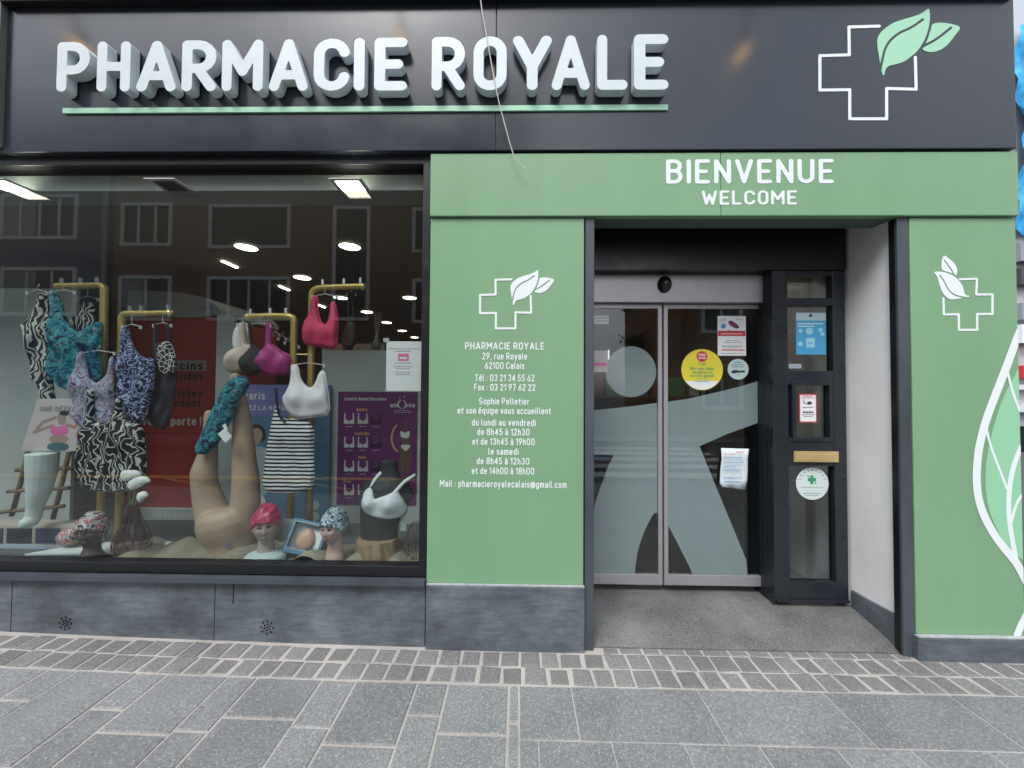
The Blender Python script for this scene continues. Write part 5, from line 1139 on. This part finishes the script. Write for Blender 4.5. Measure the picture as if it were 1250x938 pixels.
def ybust(x, z):
    cx_ = at(467, 612, YB_ - .1).x; u = (x - cx_) / .19; return .05 * u * u * 1.6 + max(0, z - at(467, 600, YB_ - .1).z) * .75
garment('lace_bra', 'white lace bra worn by the headless black bust', 'bra', [[(449, 592), (454, 598), (456, 606), (458, 610), (464, 607), (476, 603), (484, 598), (488, 606), (493, 616), (496, 626), (489, 634), (470, 634), (455, 631), (443, 628), (437, 620), (437, 612), (442, 602)]], YB_ - .105, M_whitel, .016, straps=(([(459, 581), (453, 588), (449, 598)], 2.3), ([(499, 586), (490, 591), (482, 601)], 2.3)), bumps=((448, 614, 9, .045), (478, 616, 11, .045)), wr=.002, yfn=ybust, cell=1.5)
single('price_tag', bar_px(489, 628, 496, 648, YB_ - .06, .002), M_board, 'small pale tag hanging from the lace bra', 'tag')
# blue box with breast form
YX = .20; c = at(363, 683, YX); s = sc(YX); bx = thing('breast_form_box', 'tilted blue open box showing a beige breast form behind its clear window', 'box', (c.x, YX + .05, ZP + .022))
M_boxb = mat('box_blue', (.09, .24, .38), .45); M_boxw = mat('box_inside', (.45, .56, .60), .5)
w, h, dpt = 22 * s, 40 * s, .075; zb2 = ZP + .022
ob('box_shell', MB().frame(c.x - w, c.x + w, YX, YX + dpt, zb2, zb2 + h, .018, .018, .03, .018).box(c.x - w + .002, c.x + w - .002, YX + dpt + .0005, YX + dpt + .01, zb2 + .002, zb2 + h - .002), M_boxb, bx, .008)
ob('box_lining', MB().box(c.x - w + .018, c.x + w - .018, YX + dpt - .02, YX + dpt, zb2 + .03, zb2 + h - .018), M_boxw, bx)
ob('breast_form', MB().ball((c.x - .01, YX + dpt - .03, zb2 + h * .45), .062, .035, .075, 24, 16, lambda d, p: Vector((p.x * (1 - .2 * d.z), p.y, p.z))), mat('form_beige', (.55, .36, .25), .4), bx, 0, True)
ob('window_rim', MB().frame(c.x - w + .014, c.x + w - .014, YX - .004, YX + .004, zb2 + .028, zb2 + h - .014, .006, .006, .006, .006), M_boxw, bx, .002)
ob('printed_label', MB().box(c.x + .02, c.x + w - .024, YX + dpt - .0225, YX + dpt - .0205, zb2 + h * .25, zb2 + h * .75), M_paper, bx)
bx.rotation_euler = (R(-22), R(13), R(6))
lf_ = MB().prism(P([(346, 634), (370, 634), (372, 660), (344, 662)], .34), .34, .343); single('leaflet', lf_, M_greyi if False else mat('grey_paper', (.38, .40, .41), .7), 'grey printed leaflet standing behind the blue box', 'leaflet')
# diffuser on the board
c = at(460, 424, 1.0); df = MB().lathe(c.x, 1.0, [(.045, c.z - .025), (.05, c.z + .02), (.022, c.z + .07), (.018, c.z + .10)], 18)
t = thing('reed_diffuser', 'reed diffuser bottle standing above the pale board', 'diffuser', (c.x, 1.0, c.z - .025)); ob('bottle', df, mat('bottle_glass', (.10, .10, .09), .15), t, 0, True)
rd = MB()
for k in range(7): rd.tube([(c.x, 1.0, c.z + .02), (c.x + (k - 3) * .012, 1.0 + .01 * math.sin(k * 2), c.z + .30)], .0025, 5)
ob('reed', rd, mat('reed', (.35, .27, .18), .8), t)
for px0, px1, lab in ((394, 418, 'left tan carton on top of the pale board'), (432, 470, 'right tan carton on top of the pale board')):
    a = rect(px0, 420, px1, 428, .99); single('carton', MB().box(a[0], a[1], .975, 1.06, a[2] - .02, a[3]), mat('tan_card', (.30, .23, .16), .7), lab, 'carton')

# ------------------------------------------------------------------ stickers and notices on the doors
YS = DS + .0155; Ys = YS - .0003
def round_px(px, py, r, Y, th=.0008): c = at(px, py, Y); return MB().disc(c.x, Y - th, Y, c.z, r * sc(Y), 40)
YS = DS + .0068
M_yel = mat('yellow_vinyl', (.72, .62, .045), .5)
t = thing('round_sticker', 'large round yellow sticker with green writing on the right door leaf', 'sticker', at(857, 476, YS)); ob('sticker_face', round_px(857, 451.5, 25, YS), M_yel, t); Y1 = YS - .001
cw = P([(857 + 24.4 * math.cos(R(a)), 451.5 + 24.4 * math.sin(R(a))) for a in range(35, 146, 5)], Y1); ob('sticker_band', MB().prism(cw, Y1 - .0006, Y1), M_paper, t)
ob('sticker_badge', round_px(857, 435.5, 6.6, Y1, .0006), M_redi, t); ob('lettering', text_px('MOIS', 857, 433.5, 3, Y1 - .0008, 8, th=.0005, r=.1), M_paper, t); ob('lettering', text_px('SANS TABAC', 857, 437.3, 2.4, Y1 - .0008, 10, th=.0005, r=.1), M_paper, t)
for tx, py, w in (("C'est", 444.5, 9), ('Mois sans tabac', 450, 29), ('récupérez ici', 454.5, 24), ('votre kit gratuit', 458.8, 29)): ob('lettering', text_px(tx, 857, py, 3.9, Y1, w, th=.0006, r=.1, q=1.4), M_greeni, t)
ob('printed_line', merge(dashes(850, 864, 462.5, Y1, .7), dashes(848, 866, 465.8, Y1, 1.2)), M_bluei, t)
t = thing('shoe_flyer', 'white flyer with a shoe and a red band on the right door leaf', 'flyer', at(893, 435, YS)); ob('sheet', bar_px(876, 386, 910.5, 434.5, YS, .0008), M_paper, t)
ob('printed_band', bar_px(876.5, 404, 910, 410.5, Y1, .0006), M_redi, t); ob('lettering', text_px('Promo', 894, 404.5, 3.5, Y1 - .0007, 11, th=.0005, r=.1), M_redi, t); ob('printed_line', dashes(880, 906, 407.8, Y1 - .0007, .9), M_paper, t)
blob(t, [(889, 392), (893, 391.5), (897, 394), (902, 398), (902.5, 401), (898, 401.5), (892, 398), (889, 395)], Y1, mat('shoe_ink', (.16, .03, .10), .6), 'printed_shoe'); ob('printed_line', merge(*[dashes(a, b, y, Y1, .8) for a, b, y in ((879, 886, 390), (878, 887, 392), (899, 907, 390.5), (886, 904, 416), (884, 906, 418.5), (881, 907, 422.5), (882, 906, 424), (880, 908, 432))]), M_greyi, t); ob('printed_rule', bar_px(881, 426.8, 909, 428.2, Y1, .0006), M_redi, t)
blob(t, [(880, 396), (886, 395), (886, 400), (883, 402), (880, 401)], Y1, M_bluei, 'printed_icon')
t = thing('round_sticker', 'small round pale sticker beside the big yellow one', 'sticker', at(901.5, 464, YS)); ob('sticker_face', round_px(901, 451, 12.5, YS), mat('sticker_pale_teal', (.46, .60, .60), .5), t)
ob('printed_line', merge(*[dashes(a, b, y, Y1, .9) for a, b, y in ((896, 906, 442.5), (893, 908, 445.5), (893, 909, 448), (900, 903, 458))]), mat('teal_ink', (.05, .18, .22), .6), t); blob(t, [(892.5, 453), (899, 451.5), (902, 453), (909, 452), (910, 455), (902, 455), (896, 456), (893, 456)], Y1, M_ink, 'printed_picture', 1)
t = thing('paper_notice', 'curled white paper notice with red and blue print low on the right door leaf', 'notice', at(896, 598, DS - .003)); YQ = DS - .004
pa = MB(); nn = 12; L_ = [(880, 547), (880.5, 560), (878.5, 575), (878, 590), (880, 594)]; R_ = [(914, 548), (912.5, 560), (912, 575), (911, 585), (909, 597.5)]
for i in range(5):
    for j in range(nn + 1):
        u = j / nn; p = at(L_[i][0] + (R_[i][0] - L_[i][0]) * u, L_[i][1] + (R_[i][1] - L_[i][1]) * u, YQ); pa.v.append((p.x, YQ - (.003 + .011 * (i / 4) * math.sin(u * 5.5 + i) ** 2 + .004 * (i > 2)), p.z))
for i in range(4):
    for j in range(nn): a = i * (nn + 1) + j; pa.f.append((a, a + 1, a + nn + 2, a + nn + 1))
o = ob('sheet', pa, mat('worn_white_paper', (.62, .70, .74), .6, var=.06, vscale=12), t, 0, True); q = o.modifiers.new('thick', 'SOLIDIFY'); q.thickness = .0008
ob('printed_line', merge(*[dashes(a, b, y, YQ - .018, .9) for a, b, y in ((884, 897, 554.5), (899, 909, 552))]), M_redi, t); ob('printed_line', merge(*[dashes(a, b, y, YQ - .018, .8) for a, b, y in ((884, 906, 559), (884, 908, 565), (883, 900, 570), (883, 907, 574), (883, 905, 583), (884, 904, 588))]), M_bluei, t)
t = thing('white_leaflet', 'small white leaflet cut by the left door post', 'leaflet', at(733, 396, YS)); ob('sheet', bar_px(700, 385.5, 743, 396, YS, .0008), M_paper, t); ob('printed_line', merge(dashes(726, 741, 388.5, Y1, .8), dashes(728, 742, 392, Y1, .8)), M_greyi, t)
t = thing('white_leaflet', 'white leaflet with a round red spot stuck to the left door leaf', 'leaflet', at(733, 455, YS)); ob('sheet', bar_px(700, 428, 742, 454.5, YS, .0008), mat('leaflet_grey', (.52, .50, .50), .6), t); ob('printed_block', bar_px(724, 443, 741, 447, Y1, .0006), M_pink, t)
# side door notices
YD = DR + .029; Y1 = YD - .001
t = thing('blue_poster', 'blue poster with white icons in the side door pane', 'poster', at(989.5, 433, YD)); ob('sheet', bar_px(971.5, 389, 1008, 433, YD, .0008), mat('poster_blue', (.06, .33, .56), .5), t); ob('poster_head', bar_px(971.5, 382, 1008, 391.5, Y1, .0006), mat('poster_pale', (.38, .52, .56), .5), t)
ob('lettering', merge(dashes(974, 1005, 395.5, Y1, 1.1), dashes(974, 994, 398.5, Y1, .9)), M_paper, t); M_lb = mat('poster_light_blue', (.30, .58, .70), .5)
for px, py, r in ((988, 404.5, 4.3), (977, 404, 2.4), (1001.5, 403, 2.6), (1004, 408, 2.4), (977, 420, 2.8), (989.5, 385.5, 1.8)): ob('printed_icon', round_px(px, py, r, Y1, .0006), M_lb if py > 390 else M_bluei, t)
ob('printed_block', bar_px(984, 413, 994.5, 424.5, Y1, .0006), M_lb, t); ob('printed_line', merge(dashes(986, 992, 419, Y1 - .0007, 1.6), dashes(980, 1002, 430, Y1, .8)), M_bluei, t)
t = thing('small_plate', 'small pale label at the foot of the blue poster pane', 'label', at(970, 450, YD)); ob('sheet', bar_px(963, 444.5, 978, 450, YD, .0008), M_pshirt, t); ob('printed_line', dashes(965, 976, 447.3, Y1, 1), M_greyi, t)
t = thing('warning_notice', 'white notice with a red border and a dog picture in the small door window', 'notice', at(985.5, 515, YD)); ob('border', bar_px(975.5, 481, 997, 516, YD, .0008), M_redi, t); ob('sheet', bar_px(976.8, 482.5, 995.8, 514.7, Y1, .0006), M_paper, t); Y2_ = Y1 - .0008
ob('printed_line', merge(dashes(980, 993, 483.8, Y2_, 1), dashes(978, 995, 486, Y2_, .8)), M_redi, t); ob('printed_line', merge(*[dashes(a, b, y, Y2_, h) for a, b, y, h in ((980, 993, 497.5, .9), (980, 993, 503.5, 2), (979, 994, 506.5, .7), (981, 992, 508.5, .7))]), M_ink, t)
blob(t, [(985, 491), (988, 490), (991, 491), (991, 494), (988, 494), (986, 494.5)], Y2_, M_ink, 'printed_dog', 1, .4); q = P([(981.5, 488), (981, 492), (985, 493.5)], Y2_); ob('printed_lead', shape_px(lambda Q: d_stroke(Q, q, .45 * sc(Y2_)), [(980, 487), (986, 494)], Y2_, .3, .0005), M_ink, t)
t = thing('round_sticker', 'round white sticker with a green cross below the brass letter flap', 'sticker', at(991.5, 610, YD)); ob('sticker_face', round_px(991.5, 590.5, 19.3, YD), mat('sticker_pale', (.62, .72, .70), .5), t)
ob('green_cross', merge(bar_px(986, 583.7, 996, 587.7, Y1, .0006), bar_px(989, 580.5, 993, 583.6, Y1, .0006), bar_px(989, 587.8, 993, 591, Y1, .0006)), M_greeni, t)
for px, py in ((986.5, 581.5), (995.5, 589.8)): ob('green_dot', round_px(px, py, 1, Y1, .0006), M_greeni, t)
ob('printed_line', merge(dashes(978, 1005, 595, Y1, .6), dashes(981, 1002, 602.5, Y1, .9), dashes(984, 999, 605, Y1, .8)), M_greyi, t)
am_ = []
for k in range(9):
    a = R(200 + k * 17.5); am_.append(dashes(991.5 + 16.3 * math.cos(a) - 1.2, 991.5 + 16.3 * math.cos(a) + 1.2, 590.5 + 16.3 * math.sin(a), Y1, 1.1))
ob('printed_line', merge(*am_), M_greyi, t)
